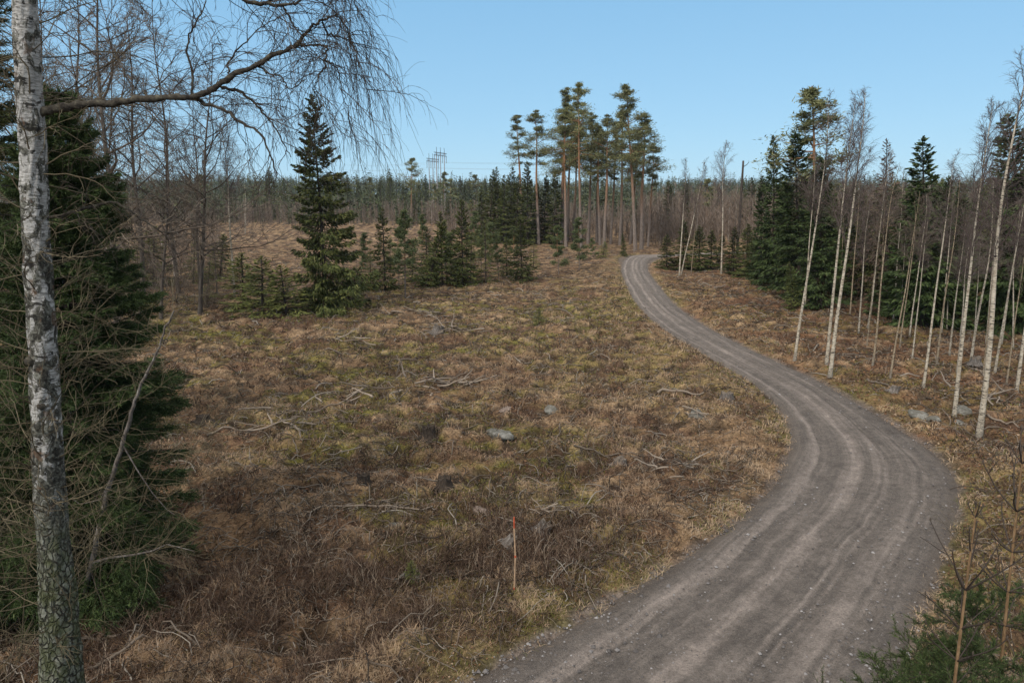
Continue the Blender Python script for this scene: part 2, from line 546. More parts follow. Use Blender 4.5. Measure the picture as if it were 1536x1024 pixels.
def zones(x, y):
    x = np.asarray(x, float); y = np.asarray(y, float)
    d = road_d(x, y)
    right = right_of_road(x, y) & (x > 2)
    n1 = fbm(x / 5.5, y / 5.5, 3, 41); n2 = fbm(x / 1.6, y / 1.6, 3, 43); n3 = fbm(x / .5, y / .5, 2, 47)
    heath = np.maximum(np.exp(-((x - Z_HEATH[0]) / 4.2) ** 2 - ((y - Z_HEATH[1]) / 2.2) ** 2), np.exp(-((x - Z_HEATH2[0]) / 3.0) ** 2 - ((y - Z_HEATH2[1]) / 1.6) ** 2) * .6)
    heath = np.clip(heath * (.95 + (n2 - .5) * 3.2 + (n1 - .5) * 1.5), 0, 1) * sst(.6, 1.6, d)
    verge = np.exp(-np.maximum(d, 0) / 1.3)
    tan = np.exp(-((x - Z_TAN[0]) / 5.5) ** 2 - ((y - Z_TAN[1]) / 9.) ** 2) + .8 * sst(60, 110, y) * (1 - right)
    tan = np.clip(tan * (.4 + n2 * 1.2) + sst(.52, .66, n2) * .45, 0, 1)
    moss = sst(.44, .56, .55 * n1 + .45 * n2) * (1 - heath * .8) * (1 - tan * .6) * (1 - .5 * right) * (1 - sst(45, 80, y))
    return d, right, heath, verge, tan, moss, n1, n2, n3


def lerp(a, b, t):
    return a + (np.asarray(b) - a) * np.clip(t, 0, 1)[..., None]


def tint(x, y):
    d, right, heath, verge, tan, moss, n1, n2, n3 = zones(x, y)
    c = np.zeros(np.shape(x) + (3,)) + np.array([.150, .094, .054])
    c = lerp(c, (.135, .070, .038), right * .85)
    c = lerp(c, (.225, .150, .082), tan * .75)
    c = lerp(c, (.122, .112, .026), moss * .95)
    c = lerp(c, (.085, .054, .038), heath * .8)
    c = lerp(c, (.275, .190, .115), sst(.50, .66, tuss(x, y)) * .7 * (1 - heath))
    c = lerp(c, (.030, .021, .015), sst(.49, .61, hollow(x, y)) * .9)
    c = lerp(c, (.045, .034, .026), sst(.56, .70, n3) * .6)
    c = lerp(c, (.23, .155, .085), verge * .55 * sst(.05, .5, d) * (.5 + n2))
    c = lerp(c, (.13, .12, .035), verge * sst(.52, .62, n1) * .35)
    c = lerp(c, (.115, .092, .076), 1 - sst(-.1, .25, d + (n3 - .5) * .4))
    c = lerp(c, (.085, .048, .032), .55 * sst(.52, .60, fbm(x / 1.5 + 9, y / 1.0, 3, 57)) * (d > .6))
    far = sst(200, 320, y)
    return lerp(c, (.06, .05, .035), far)


def build_ground():
    a_in = np.linspace(-52, 52, 760)
    a_out = np.linspace(52, 308, 90)[1:-1]
    an = np.radians(np.concatenate([a_in, a_out]))
    r = np.concatenate([np.geomspace(1.2, 130, 720), np.geomspace(130, 1700, 110)[1:]])
    A, Rg = np.meshgrid(an, r)
    x = Rg * np.sin(A); y = Rg * np.cos(A)
    z = ground_h(x, y)
    nr, na = x.shape
    idx = np.arange(nr * na).reshape(nr, na)
    nx = np.roll(idx, -1, axis=1)
    q = np.stack([idx[:-1], idx[1:], nx[1:], nx[:-1]], -1).reshape(-1, 4)
    mb = MB(); mb.add(np.stack([x, y, z], -1), q)
    c = len(mb.v[0])
    mb.add([[0, 0, float(ground_h(0., 0.))]], None, None)
    mb.t.append(np.stack([np.full(na, c), idx[0], nx[0]], -1))
    me = mb.mesh("ground", M_GROUND, True)
    col = np.ones((mb.n, 4), np.float32)
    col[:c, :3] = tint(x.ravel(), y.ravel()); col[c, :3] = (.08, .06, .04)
    ca = me.attributes.new("tint", 'FLOAT_COLOR', 'POINT'); ca.data.foreach_set("color", col.ravel())
    tag(link("ground", me), kind="structure")


def build_road():
    NU = 61
    sub = 6
    t = np.linspace(0, len(LS) - 1, (len(LS) - 1) * sub + 1)
    i = np.clip(t.astype(int), 0, len(LS) - 2); f = (t - i)[:, None]
    l = LS[i] * (1 - f) + LS[i + 1] * f; r = RS[i] * (1 - f) + RS[i + 1] * f
    s = np.interp(t, np.arange(len(RLEN)), RLEN)
    hw = np.linalg.norm(r - l, axis=1) / 2
    ext = .35
    u = np.linspace(0, 1, NU)
    dirv = (r - l) / (2 * hw)[:, None]
    wid = 2 * hw + 2 * ext
    P = l[:, None] - dirv[:, None] * ext + dirv[:, None] * (u[None, :, None] * wid[:, None, None])
    x, y = P[..., 0], P[..., 1]
    U = np.broadcast_to(u, x.shape)
    S = np.broadcast_to(s[:, None], x.shape)
    edge = np.minimum(U, 1 - U) * wid[:, None] - ext
    wobu = U + (fbm(x / 4, y / 4, 2, 61) - .5) * .10
    prof = .05 * (1 - (2 * U - 1) ** 2)
    for c0, w0, dz in ((.25, .05, .045), (.43, .05, .04), (.62, .045, .045), (.79, .05, .04)):
        prof = prof - dz * np.exp(-((wobu - c0) / w0) ** 2)
    st = fbm(U * 34, S * .22, 3, 63) - .5
    fine = fbm(x / .25, y / .25, 2, 65) - .5
    z = h_low(x, y) + .02 + prof + st * .05 + fine * .035 - .14 * (1 - sst(-.35, .45, edge)) + .03 * (fbm(x / .9, y / .9, 2, 67) - .5)
    nr = len(s)
    idx = np.arange(nr * NU).reshape(nr, NU)
    q = np.stack([idx[:-1, :-1], idx[:-1, 1:], idx[1:, 1:], idx[1:, :-1]], -1).reshape(-1, 4)
    mb = MB(); mb.add(np.stack([x, y, z], -1), q)
    me = mb.mesh("gravel_road", M_ROAD, True)
    uvl = me.uv_layers.new(name='UVMap')
    uv = np.stack([U, S], -1).reshape(-1, 2)[q.ravel()]
    uvl.data.foreach_set("uv", uv.astype(np.float32).ravel())
    tag(link("gravel_road", me), kind="structure")


# ------------------------------------------------------------------ growth
def grow(p, d, ln, K, grav, wob, rng, up0=0.):
    p = np.asarray(p, float); d = norm(np.asarray(d, float)); N = len(p)
    ln = np.broadcast_to(ln, (N,)); step = (ln / (K - 1))[:, None]
    grav = np.broadcast_to(grav, (N,))
    out = [p]
    for i in range(1, K):
        d = norm(d + wob * rng.normal(size=(N, 3)) * .5 - grav[:, None] * np.array([0, 0, 1.]) * (i / K) + up0 * np.array([0, 0, 1.]))
        p = p + d * step
        out.append(p)
    return np.stack(out, 1)


def sample(P, t):
    N, K, _ = P.shape
    f = np.clip(t, 0, 1) * (K - 1); i = np.minimum(f.astype(int), K - 2); f = (f - i)[..., None]
    r = np.arange(N).reshape((N,) + (1,) * (t.ndim - 1))
    a, b = P[r, i], P[r, i + 1]
    return a + (b - a) * f, norm(b - a)


def kids(P, n, t0, t1, a0, a1, rng, flat=0.):
    N = len(P)
    t = (np.arange(n)[None] + rng.random((N, n))) / n * (t1 - t0) + t0
    pos, tan = sample(P, t)
    rv = rng.normal(size=(N, n, 3)); rv[..., 2] *= (1 - flat)
    perp = norm(np.cross(tan, rv))
    if flat: perp = norm(perp * np.array([1, 1, 1 - flat * .5]))
    a = rng.uniform(a0, a1, (N, n, 1))
    d = np.cos(a) * tan + np.sin(a) * perp
    return pos.reshape(-1, 3), d.reshape(-1, 3), t.ravel(), np.repeat(np.arange(N), n)


def lin(K, r0, r1, N=None, p=1.):
    t = np.linspace(0, 1, K) ** p
    if np.ndim(r0) == 0 and np.ndim(r1) == 0: return r0 + (r1 - r0) * t
    N = len(r0) if np.ndim(r0) else len(r1)
    r0 = np.full(N, r0) if np.ndim(r0) == 0 else r0
    return np.asarray(r0)[:, None] * (1 - t) + np.asarray(r1 if np.ndim(r1) else np.full(N, r1))[:, None] * t


def trunk_line(H, K, wob, rng, sweep=0.):
    t = np.linspace(0, 1, K)
    ph = rng.uniform(0, 6.28, 4)
    x = wob * H * (np.sin(t * 5 + ph[0]) * .5 + np.sin(t * 11 + ph[1]) * .25) * t + sweep * H * t * t * (1 - t) * 2
    y = wob * H * (np.sin(t * 4.3 + ph[2]) * .5 + np.sin(t * 10 + ph[3]) * .25) * t
    x = x - x[-1] * t; y = y - y[-1] * t
    return np.stack([x, y, t * H], -1)


def spruce(seed, H, Rb, mat, z0=.04, whorl=.34, nb=6, spray=.34, w=.085, dens=1., needle=0, top=.82, shag=1., bark=None, side=None, prof=.8):
    rng = np.random.default_rng(seed)
    tr, cr = MB(), MB()
    T = trunk_line(H, 14, .006, rng)
    tr.tubes(T, lin(14, H * .011 + .02, .012), 7)
    zs = [z0 * H]
    while zs[-1] < H * .985: zs.append(zs[-1] + whorl * (1 - .55 * zs[-1] / H) * rng.uniform(.8, 1.2))
    zs = np.array(zs[:-1])
    cnt = np.where(zs > H * .9, max(3, nb - 2), nb)
    z = np.repeat(zs, cnt) + rng.normal(size=cnt.sum()) * .08 * whorl * 3
    z = np.clip(z, .01, H * .985); N = len(z)
    t = z / H
    az = rng.uniform(0, 2 * PI, N)
    ln = Rb * ((1 - t) ** prof + .02) * rng.uniform(.55, 1.15, N) * np.where(t < .05, .85, 1)
    if side is not None:
        k = 1 + side[1] * np.cos(az - side[0]) * (1 - t)
        ln = ln * np.clip(k, .2, 2)
    el = np.radians(-14 + 62 * t ** 1.8) + rng.normal(size=N) * .13
    u = np.linspace(0, 1, 6)[None]
    s = ln[:, None] * u
    zc = np.tan(np.clip(el, -1, 1.1))[:, None] * s + ln[:, None] * (-.22 * shag * u + .20 * shag * u ** 2.4) * (1 - t[:, None] * .7)
    bx = np.interp(z, T[:, 2], T[:, 0]); by = np.interp(z, T[:, 2], T[:, 1])
    P = np.stack([bx[:, None] + np.cos(az)[:, None] * s, by[:, None] + np.sin(az)[:, None] * s, z[:, None] + zc], -1)
    tr.tubes(P, lin(6, .008 + ln * .009, .003, N), 3)
    n = np.maximum(3, (dens * ln / .055).astype(int))
    bi = np.repeat(np.arange(N), n); M = len(bi)
    uu = (.10 + .92 * rng.random(M) ** .75)[:, None]
    pos, tan = sample(P[bi], uu); pos, tan = pos[:, 0], tan[:, 0]
    sd = norm(np.stack([-np.sin(az[bi]), np.cos(az[bi]), np.zeros(M)], -1))
    half = .30 * ln[bi] * (1.05 - uu[:, 0]) ** .8
    off = rng.uniform(-1, 1, M) * half
    pos = pos + sd * off[:, None] + tan * np.abs(off)[:, None] * .5
    pos[:, 2] -= np.abs(off) * .25 * shag + rng.random(M) * .10 * shag * ln[bi] * (1 - t[bi])
    hang = rng.uniform(-.1, .75, M) * shag * (1 - .8 * t[bi])
    d = norm(tan + sd * (np.sign(off) * rng.uniform(.1, .9, M))[:, None] - np.array([0, 0, 1.]) * hang[:, None] + rng.normal(size=(M, 3)) * .15)
    sid = norm(np.cross(d, norm(rng.normal(size=(M, 3)) * .7 + np.array([0, 0, 1.]))))
    sl = spray * rng.uniform(.55, 1.15, M) * np.clip(.55 + ln[bi] / Rb * .6, 0, 1.1)
    va = rng.random(M) * .75 + rng.random(N)[bi] * .25
    # leading shoot
    k = 12
    lp = np.stack([np.full(k, T[-1, 0]), np.full(k, T[-1, 1]), np.linspace(H * .955, H * .995, k)], -1)
    ld = norm(np.stack([rng.normal(size=k) * .5, rng.normal(size=k) * .5, np.ones(k)], -1))
    lsd = norm(np.cross(ld, rng.normal(size=(k, 3))))
    pos = np.concatenate([pos, lp]); d = np.concatenate([d, ld]); sid = np.concatenate([sid, lsd])
    sl = np.concatenate([sl, np.full(k, spray * .55)]); va = np.concatenate([va, np.full(k, .7)])
    if needle:
        needle_twigs(cr, pos, d, sl, needle, w, va, rng)
    else:
        cr.diamonds(pos, d, sid, sl, w * rng.uniform(.7, 1.3, len(sl)), va, .08 * shag)
    return dict(H=H, parts=[("trunk", tr.mesh("spruce_trunk", bark or M_BARK, True)), ("crown", cr.mesh("spruce_crown", mat))])


def needle_twigs(mb, p, d, ln, m, w, va, rng):
    """each twig: a bottlebrush of m pairs of slim needle blades"""
    N = len(p)
    for k in range(m):
        f = (k + rng.random(N)) / m
        b = p + d * (ln * f)[:, None]
        for sgn in (1, -1):
            perp = norm(np.cross(d, rng.normal(size=(N, 3)))) * sgn
            nd = norm(d * .9 + perp * .8)
            sd = norm(np.cross(nd, rng.normal(size=(N, 3))))
            mb.tris(b, nd, sd, w * 2.0 * rng.uniform(.7, 1.2, N), w * .35, np.clip(va + rng.normal(size=N) * .12, 0, 1))
    mb.tris(p, d, norm(np.cross(d, rng.normal(size=(N, 3)))), ln * 1.1, w * .3, va * .6)


def pine(seed, H, Rb, mat, cb=.55, nb=30, blade=.34, bw=.09, clump=22, sub=5, prof='round', r0=None, stubs=14, up=.45):
    rng = np.random.default_rng(seed)
    tr, cr = MB(), MB()
    T = trunk_line(H, 16, .012, rng)
    r0 = r0 or H * .0095 + .04
    tr.tubes(T, lin(16, r0, .03, p=.9) if False else lin(16, r0, .025), 8)
    t = cb + (np.arange(nb) + rng.uniform(-.6, 1.6, nb)).clip(0, nb) / nb * (.985 - cb)
    q = (t - cb) / (1 - cb)
    if prof == 'round': sh = np.minimum(.55 + 2.2 * q, 1.34 - 1.22 * q) * (.9 + .3 * np.sin(q * 17 + seed))
    else: sh = 1.05 - .85 * q
    ln = Rb * np.clip(sh, .16, 1.5) * rng.uniform(.45, 1.35, nb)
    az = rng.uniform(0, 2 * PI, nb)
    el = np.radians(-10 + 50 * q ** 1.2) + rng.normal(size=nb) * .32
    p0, _ = sample(np.repeat(T[None], nb, 0), t[:, None]); p0 = p0[:, 0]
    d0 = np.stack([np.cos(az) * np.cos(el), np.sin(az) * np.cos(el), np.sin(el)], -1)
    P = grow(p0, d0, ln, 6, -up * .3, .28, rng)
    tr.tubes(P, lin(6, .018 + ln * .016, .008, nb), 4)
    p1, d1, t1, par = kids(P, sub, .35, 1., .4, 1.0, rng, .6)
    l1 = ln[par] * rng.uniform(.18, .42, len(par)) * (1.25 - t1 * .6)
    P1 = grow(p1, d1, l1, 4, -.25, .25, rng)
    tr.tubes(P1, lin(4, .008 + l1 * .01, .004, len(P1)), 3)
    ends = np.concatenate([P1[:, -1], P[:, -1], P1[:, 2], P[:, 4]])
    M = len(ends)
    ci = np.repeat(np.arange(M), clump)
    n = len(ci)
    lnp = np.concatenate([ln[par], ln, ln[par], ln])
    rad = (Rb * .15 * (.25 + .75 * np.clip(lnp / Rb, 0, 1)))[ci]
    pos = ends[ci] + rng.normal(size=(n, 3)) * rad[:, None] * np.array([1.1, 1.1, .5])
    dirs = norm(rng.normal(size=(n, 3)) * np.array([1, 1, .55]) + np.array([0, 0, .35]))
    sid = norm(np.cross(dirs, rng.normal(size=(n, 3))))
    va = rng.random(M)[ci] * .4 + rng.random(n) * .6
    cr.diamonds(pos, dirs, sid, blade * rng.uniform(.6, 1.2, n), bw * rng.uniform(.7, 1.3, n), va)
    if stubs:
        ts = rng.uniform(.25, cb + .05, stubs)
        ps, _ = sample(np.repeat(T[None], stubs, 0), ts[:, None])
        a2 = rng.uniform(0, 2 * PI, stubs)
        S = grow(ps[:, 0], np.stack([np.cos(a2), np.sin(a2), rng.uniform(-.4, .3, stubs)], -1), rng.uniform(.3, 1.6, stubs), 4, .2, .3, rng)
        tr.tubes(S, lin(4, np.full(stubs, .025), .006, stubs), 3)
    return dict(H=H, parts=[("trunk", tr.mesh("pine_trunk", M_PINEBARK, True)), ("crown", cr.mesh("pine_crown", mat))])


def bare(seed, H, r0, bark, twig, cb=.35, nl=26, lf=.26, a0=.45, a1=.85, n2=8, n3=7, grav=.10, grav3=.5, sweep=0., wob=.014, fork=0, tw=.005, l3=.45, updown=-.12, dark_limbs=True, lr=.0075, lwob=.22):
    """leafless broadleaved tree: stem with limbs, and a crown of twigs"""
    rng = np.random.default_rng(seed)
    tr, cr = MB(), MB()
    T = trunk_line(H, 22, wob, rng, sweep)
    stems = [T]
    rt = lin(22, r0, .010, p=.85); rt[0] *= 1.25
    tr.tubes(T, rt, 9)
    for f in range(fork):
        t0 = rng.uniform(.18, .42)
        p, tg = sample(T[None], np.array([[t0]]))
        az = rng.uniform(0, 6.28)
        F = grow(p[0], tg[0] + np.array([math.cos(az), math.sin(az), 0]) * .35, H * (1 - t0) * .9, 22, -.10, .06, rng)
        tr.tubes(F, lin(22, r0 * .62, .008), 7); stems.append(F[0])
    limbs = []
    for i, Sx in enumerate(stems):
        k = nl if i == 0 else nl // 2
        lo = cb if i == 0 else .2
        p, d, t, _ = kids(Sx[None], k, lo, .98, a0, a1, rng)
        ln = H * lf * (1.06 - t) ** .75 * rng.uniform(.5, 1.2, k) + .15
        limbs.append((p, d, ln))
    p = np.concatenate([a for a, _, _ in limbs]); d = np.concatenate([b for _, b, _ in limbs]); ln = np.concatenate([c for _, _, c in limbs])
    P = grow(p, d, ln, 8, updown, lwob, rng)
    (cr if dark_limbs else tr).tubes(P, lin(8, .004 + ln * lr, .003, len(P)), 5, .15)
    p2, d2, t2, par = kids(P, n2, .2, 1., .35, .9, rng)
    l2 = ln[par] * rng.uniform(.25, .5, len(par)) * (1.2 - t2 * .6)
    P2 = grow(p2, d2, l2, 6, grav, .3, rng)
    cr.tubes(P2, lin(6, tw * 1.1 + l2 * .0022, tw * .6, len(P2)), 3, rng.random(len(P2)))
    p3, d3, t3, par3 = kids(P2, n3, .15, 1., .3, .85, rng)
    l3v = np.clip(l2[par3] * rng.uniform(.35, .8, len(par3)), .12, l3 * 2)
    P3 = grow(p3, d3, l3v, 4, grav3, .3, rng)
    cr.tubes(P3, lin(4, np.full(len(P3), tw * .75), tw * .35, len(P3)), 3, rng.random(len(P3)))
    return dict(H=H, parts=[("trunk", tr.mesh("bare_trunk", bark, True)), ("crown", cr.mesh("bare_crown", twig))])


def place(proto, name, base, top, label, cat, group=None, spin=None, Y=None, wide=1., H=None):
    """stand a prototype on the ground at the base, its tip where the picture has the top"""
    b = gp(*base) if len(base) == 2 else np.array(base, float)
    if top is not None:
        tp = at_y(top[0], top[1], b[1])
        ax = tp - b; H = float(np.linalg.norm(ax)); ax = ax / H
    else:
        ax = np.array([0, 0, 1.])
    s = H / proto['H']
    q = Vector((0, 0, 1)).rotation_difference(Vector(ax)) @ Quaternion((0, 0, 1), spin if spin is not None else RNG.uniform(0, 6.28))
    o = thing(name, b - np.array([0, 0, .04]), label, cat, group, q, (s * wide, s * wide, s))
    for pn, me in proto['parts']: link(pn, me, o)
    return o

build_ground()
build_road()

# ------------------------------------------------------------------ near old birch on the left
def old_birch():
    rng = np.random.default_rng(5)
    base = gp(96, 1118); Y0 = base[1]
    pts = [(97, 1125, 88), (95, 1080, 78), (93, 1024, 71), (90, 960, 66), (87, 890, 60), (81, 820, 54), (76, 750, 52), (72, 690, 51), (69, 620, 49), (65, 540, 47), (61, 460, 45), (56, 380, 43),
           (52, 300, 42), (49, 220, 41), (44, 140, 41), (39, 60, 41), (35, -20, 40), (31, -100, 38), (28, -200, 35), (25, -320, 31), (22, -460, 26)]
    P = np.array([at_y(a, b, Y0) for a, b, w in pts]); Rw = np.array([w * (Y0 / ray(a, b)[1]) / FPX / 2 for a, b, w in pts]) * .79
    P[0] = base - np.array([0, 0, .3])
    n = 150
    tt = np.linspace(0, len(P) - 1, n); k = np.arange(len(P))
    P = np.stack([np.interp(tt, k, P[:, c]) for c in range(3)], -1); Rw = np.interp(tt, k, Rw)
    for _ in range(6): P[1:-1] = (P[:-2] + 2 * P[1:-1] + P[2:]) / 4
    t = thing("birch_tree", base, "old birch with white and black bark, the thickest trunk, beside the camera", "tree")
    S = 44
    mb = MB(); mb.tubes(P - base, Rw, S)
    v = mb.v[0].reshape(n, S, 3)
    zz = v[..., 2]; an = np.broadcast_to(np.arange(S) / S * 6.28, zz.shape)
    ctr = (P - base)[:, None]
    dirr = norm(v - ctr)
    dsp = (fbm(np.cos(an) * 3 + np.sin(an) * 2.1 + 9, zz * 3.1 + np.sin(an) * 3, 3, 71) - .5) * .05 + (fbm(np.cos(an) * 9, zz * 9 + np.sin(an) * 9, 2, 73) - .5) * .035 * (1.6 - np.clip(zz / 5, 0, 1))
    flare = np.exp(-np.clip(zz + .3, 0, 9) / .5) * (.06 + .07 * np.sin(an * 5 + 1))
    mb.v[0] = (v + dirr * (dsp + flare)[..., None]).reshape(-1, 3)
    link("trunk", mb.mesh("birch_trunk", M_OLDBIRCH, True), t)
    # knots
    for (a, b, r) in ((44, 543, .055), (62, 610, .05), (88, 955, .05)):
        kb = MB(); c = at_y(a, b, Y0 - .14) - base
        an2 = np.linspace(0, PI, 7)
        kb.tubes(np.stack([c + np.array([0, .06, 0]), c + np.array([-.01, -.01, .01]), c + np.array([-.015, -.04, .012])]), np.array([r * 1.2, r, r * .35]), 10, cap=True)
        link("knot", kb.mesh("birch_knot", M_LIMB, True), t)

    def px_line(pl, y0, y1):
        m = len(pl)
        return np.array([at_y(a, b, Y0 + y0 + (y1 - y0) * i / (m - 1)) for i, (a, b) in enumerate(pl)]) - base

    def dens(Q, m):
        tq = np.linspace(0, len(Q) - 1, m); kq = np.arange(len(Q))
        Q = np.stack([np.interp(tq, kq, Q[:, c]) for c in range(3)], -1)
        for _ in range(2): Q[1:-1] = (Q[:-2] + 2 * Q[1:-1] + Q[2:]) / 4
        Q[1:-1] += rng.normal(size=(m - 2, 3)) * .008
        return Q
    limbs = [  # the low limb that arches out over the clearing, its forks, and limbs higher up
        ([(52, 172), (80, 163), (115, 158), (170, 154), (232, 147), (285, 146), (318, 136), (345, 113), (375, 103), (402, 88), (438, 71), (452, 67)], .050, .022, 0, .5),
        ([(440, 72), (455, 55), (470, 38), (484, 30), (497, 26), (508, 22)], .022, .009, .42, .5),
        ([(484, 31), (490, 50), (505, 55), (520, 58), (532, 66), (540, 88)], .012, .004, .5, .7),
        ([(505, 23), (520, 42), (528, 62), (540, 100), (552, 140)], .009, .003, .5, .6),
        ([(440, 71), (465, 67), (490, 68), (489, 85), (484, 105), (474, 124)], .018, .007, .45, .4),
        ([(474, 124), (470, 135), (478, 150), (492, 165), (505, 200)], .008, .003, .4, .3),
        ([(488, 92), (500, 97), (508, 105), (512, 130), (522, 160), (526, 200)], .010, .003, .42, .4),
        ([(285, 147), (315, 158), (342, 168), (362, 186), (384, 194), (398, 212), (408, 240), (416, 262)], .026, .006, .33, .2),
        ([(332, 132), (358, 136), (380, 152), (392, 168), (408, 184), (424, 212), (436, 236)], .020, .005, .4, .5),
        ([(385, 97), (398, 106), (402, 112), (420, 112), (428, 128), (434, 135), (446, 128), (460, 118)], .013, .004, .45, .2),
        ([(286, 146), (290, 118), (279, 62), (292, 38), (306, 12), (312, -20)], .015, .005, .33, .55),
        ([(345, 113), (340, 98), (352, 80), (372, 60), (392, 42), (410, 30), (428, 20)], .013, .004, .4, .8),
        ([(38, -30), (110, -60), (200, -50), (300, -22), (372, 2), (395, 6), (428, 9), (446, 4), (455, -2)], .040, .012, -.1, .3),
        ([(424, 9), (434, 25), (442, 42), (452, 46), (456, 52)], .012, .004, .28, .35),
        ([(392, 6), (405, 2), (440, -22), (465, -40), (495, -48), (518, -34), (532, 0), (538, 30)], .016, .004, .25, .6),
        ([(34, -160), (150, -210), (280, -190), (390, -130), (455, -85), (492, -50)], .042, .010, .1, -.5),
        ([(36, -10), (70, -60), (130, -130), (200, -220)], .04, .02, .05, .8),
        ([(52, 330), (110, 318), (175, 300), (215, 330), (245, 350), (262, 345)], .022, .006, .3, .8),
    ]
    lb = MB(); QS = []
    for pl, r0, r1, ya, yb in limbs[:1]:
        Q = dens(px_line(pl, ya, yb), 60); QS.append(Q)
        rr = lin(60, r0, r1, p=.8) * (1 + .12 * rng.normal(size=60)); lb.tubes(Q, rr, 9, cap=True)
    limb = link("limb", lb.mesh("birch_limb", M_LIMB, True), t)
    fb = MB()
    for pl, r0, r1, ya, yb in limbs[1:]:
        Q = dens(px_line(pl, ya, yb), 30); QS.append(Q)
        fb.tubes(Q, lin(30, r0, r1) * (1 + .1 * rng.normal(size=30)), 6, cap=True)
    # twigs: side twigs on all limbs, then long hanging strands
    tw = MB()
    # (limb index, number of side twigs, hanging strands, strand length)
    plan = [(0, 26, 12, .8), (1, 10, 10, .9), (2, 9, 34, 1.5), (3, 9, 30, 1.4), (4, 9, 14, 1.1), (5, 8, 20, 1.1), (6, 9, 26, 1.3), (7, 14, 12, .7), (8, 12, 10, .7), (9, 10, 8, .8), (10, 14, 5, .6),
            (11, 14, 8, .8), (12, 16, 12, 1.0), (13, 8, 10, 1.0), (14, 14, 50, 1.7), (15, 26, 60, 1.5), (16, 20, 10, 1.), (17, 18, 6, .5)]
    for li, ns, nh, hl in plan:
        nh = int(nh * .42); ns = int(ns * .75)
        Q = QS[li][None]
        p, d, tq, _ = kids(Q, ns, .25 if li in (0, 12, 15) else .05, 1., .5, 1.2, rng)
        l = rng.uniform(.35, .95, ns)
        A = grow(p, d + np.array([.2, 0, .15]), l, 8, .18, .34, rng)
        tw.tubes(A, lin(8, np.full(ns, .0055), .0025, ns), 4, rng.random(ns))
        p2, d2, _, _ = kids(A, 5, .15, 1., .4, 1., rng)
        l2 = rng.uniform(.15, .5, len(p2))
        B = grow(p2, d2, l2, 7, .38, .34, rng)
        tw.tubes(B, lin(7, np.full(len(p2), .0030), .0015, len(p2)), 3, rng.random(len(p2)))
        p3, d3, _, _ = kids(B, 2, .2, 1., .3, .9, rng)
        C = grow(p3, d3, rng.uniform(.12, .4, len(p3)), 6, .5, .3, rng)
        tw.tubes(C, lin(6, np.full(len(p3), .0022), .0012, len(p3)), 3, rng.random(len(p3)))
        if nh:
            p, d, _, _ = kids(Q, nh, .3 if li in (0, 12, 15) else .05, 1., .5, 1.3, rng)
            l = hl * rng.uniform(.45, 1.15, nh)
            A = grow(p, d * np.array([.5, .6, .3]) + np.array([.04, 0, -.25]), l, 12, .5, .2, rng)
            tw.tubes(A, lin(12, np.full(nh, .0036), .0014, nh), 3, rng.random(nh) * .6)
            p2, d2, _, _ = kids(A, 4, .3, 1., .2, .6, rng)
            B = grow(p2, d2, l[np.repeat(np.arange(nh), 4)] * rng.uniform(.12, .4, len(p2)), 6, .35, .2, rng)
            tw.tubes(B, lin(6, np.full(len(p2), .0024), .0012, len(p2)), 3, rng.random(len(p2)) * .6)
    link("branches", fb.mesh("birch_branches", M_LIMB, True), t)
    link("crown", tw.mesh("birch_hanging_twigs", M_TWIG), t)
    # short wild shoots out of the stem
    sh = MB(); n = 130
    hz = rng.uniform(1.2, 9.5, n)
    cx = np.interp(hz, (P - base)[:, 2], (P - base)[:, 0]); cyy = np.interp(hz, (P - base)[:, 2], (P - base)[:, 1])
    a = rng.uniform(0, 2 * PI, n)
    A = grow(np.stack([cx + .15 * np.cos(a), cyy + .15 * np.sin(a), hz], -1), np.stack([np.cos(a), np.sin(a) * .8, rng.uniform(-.1, .9, n)], -1), rng.uniform(.4, 1.5, n), 9, .05, .32, rng)
    sh.tubes(A, lin(9, np.full(n, .0085), .003, n), 4, rng.random(n))
    p2, d2, _, _ = kids(A, 5, .2, 1., .4, 1.1, rng)
    B = grow(p2, d2, rng.uniform(.2, .7, len(p2)), 7, .03, .36, rng)
    sh.tubes(B, lin(7, np.full(len(p2), .0045), .002, len(p2)), 3, rng.random(len(p2)))
    p3, d3, _, _ = kids(B, 3, .2, 1., .4, 1., rng)
    C = grow(p3, d3, rng.uniform(.1, .35, len(p3)), 5, .0, .34, rng)
    sh.tubes(C, lin(5, np.full(len(p3), .0034), .0016, len(p3)), 3, rng.random(len(p3)))
    link("shoots", sh.mesh("birch_shoots", M_TAN), t)


old_birch()

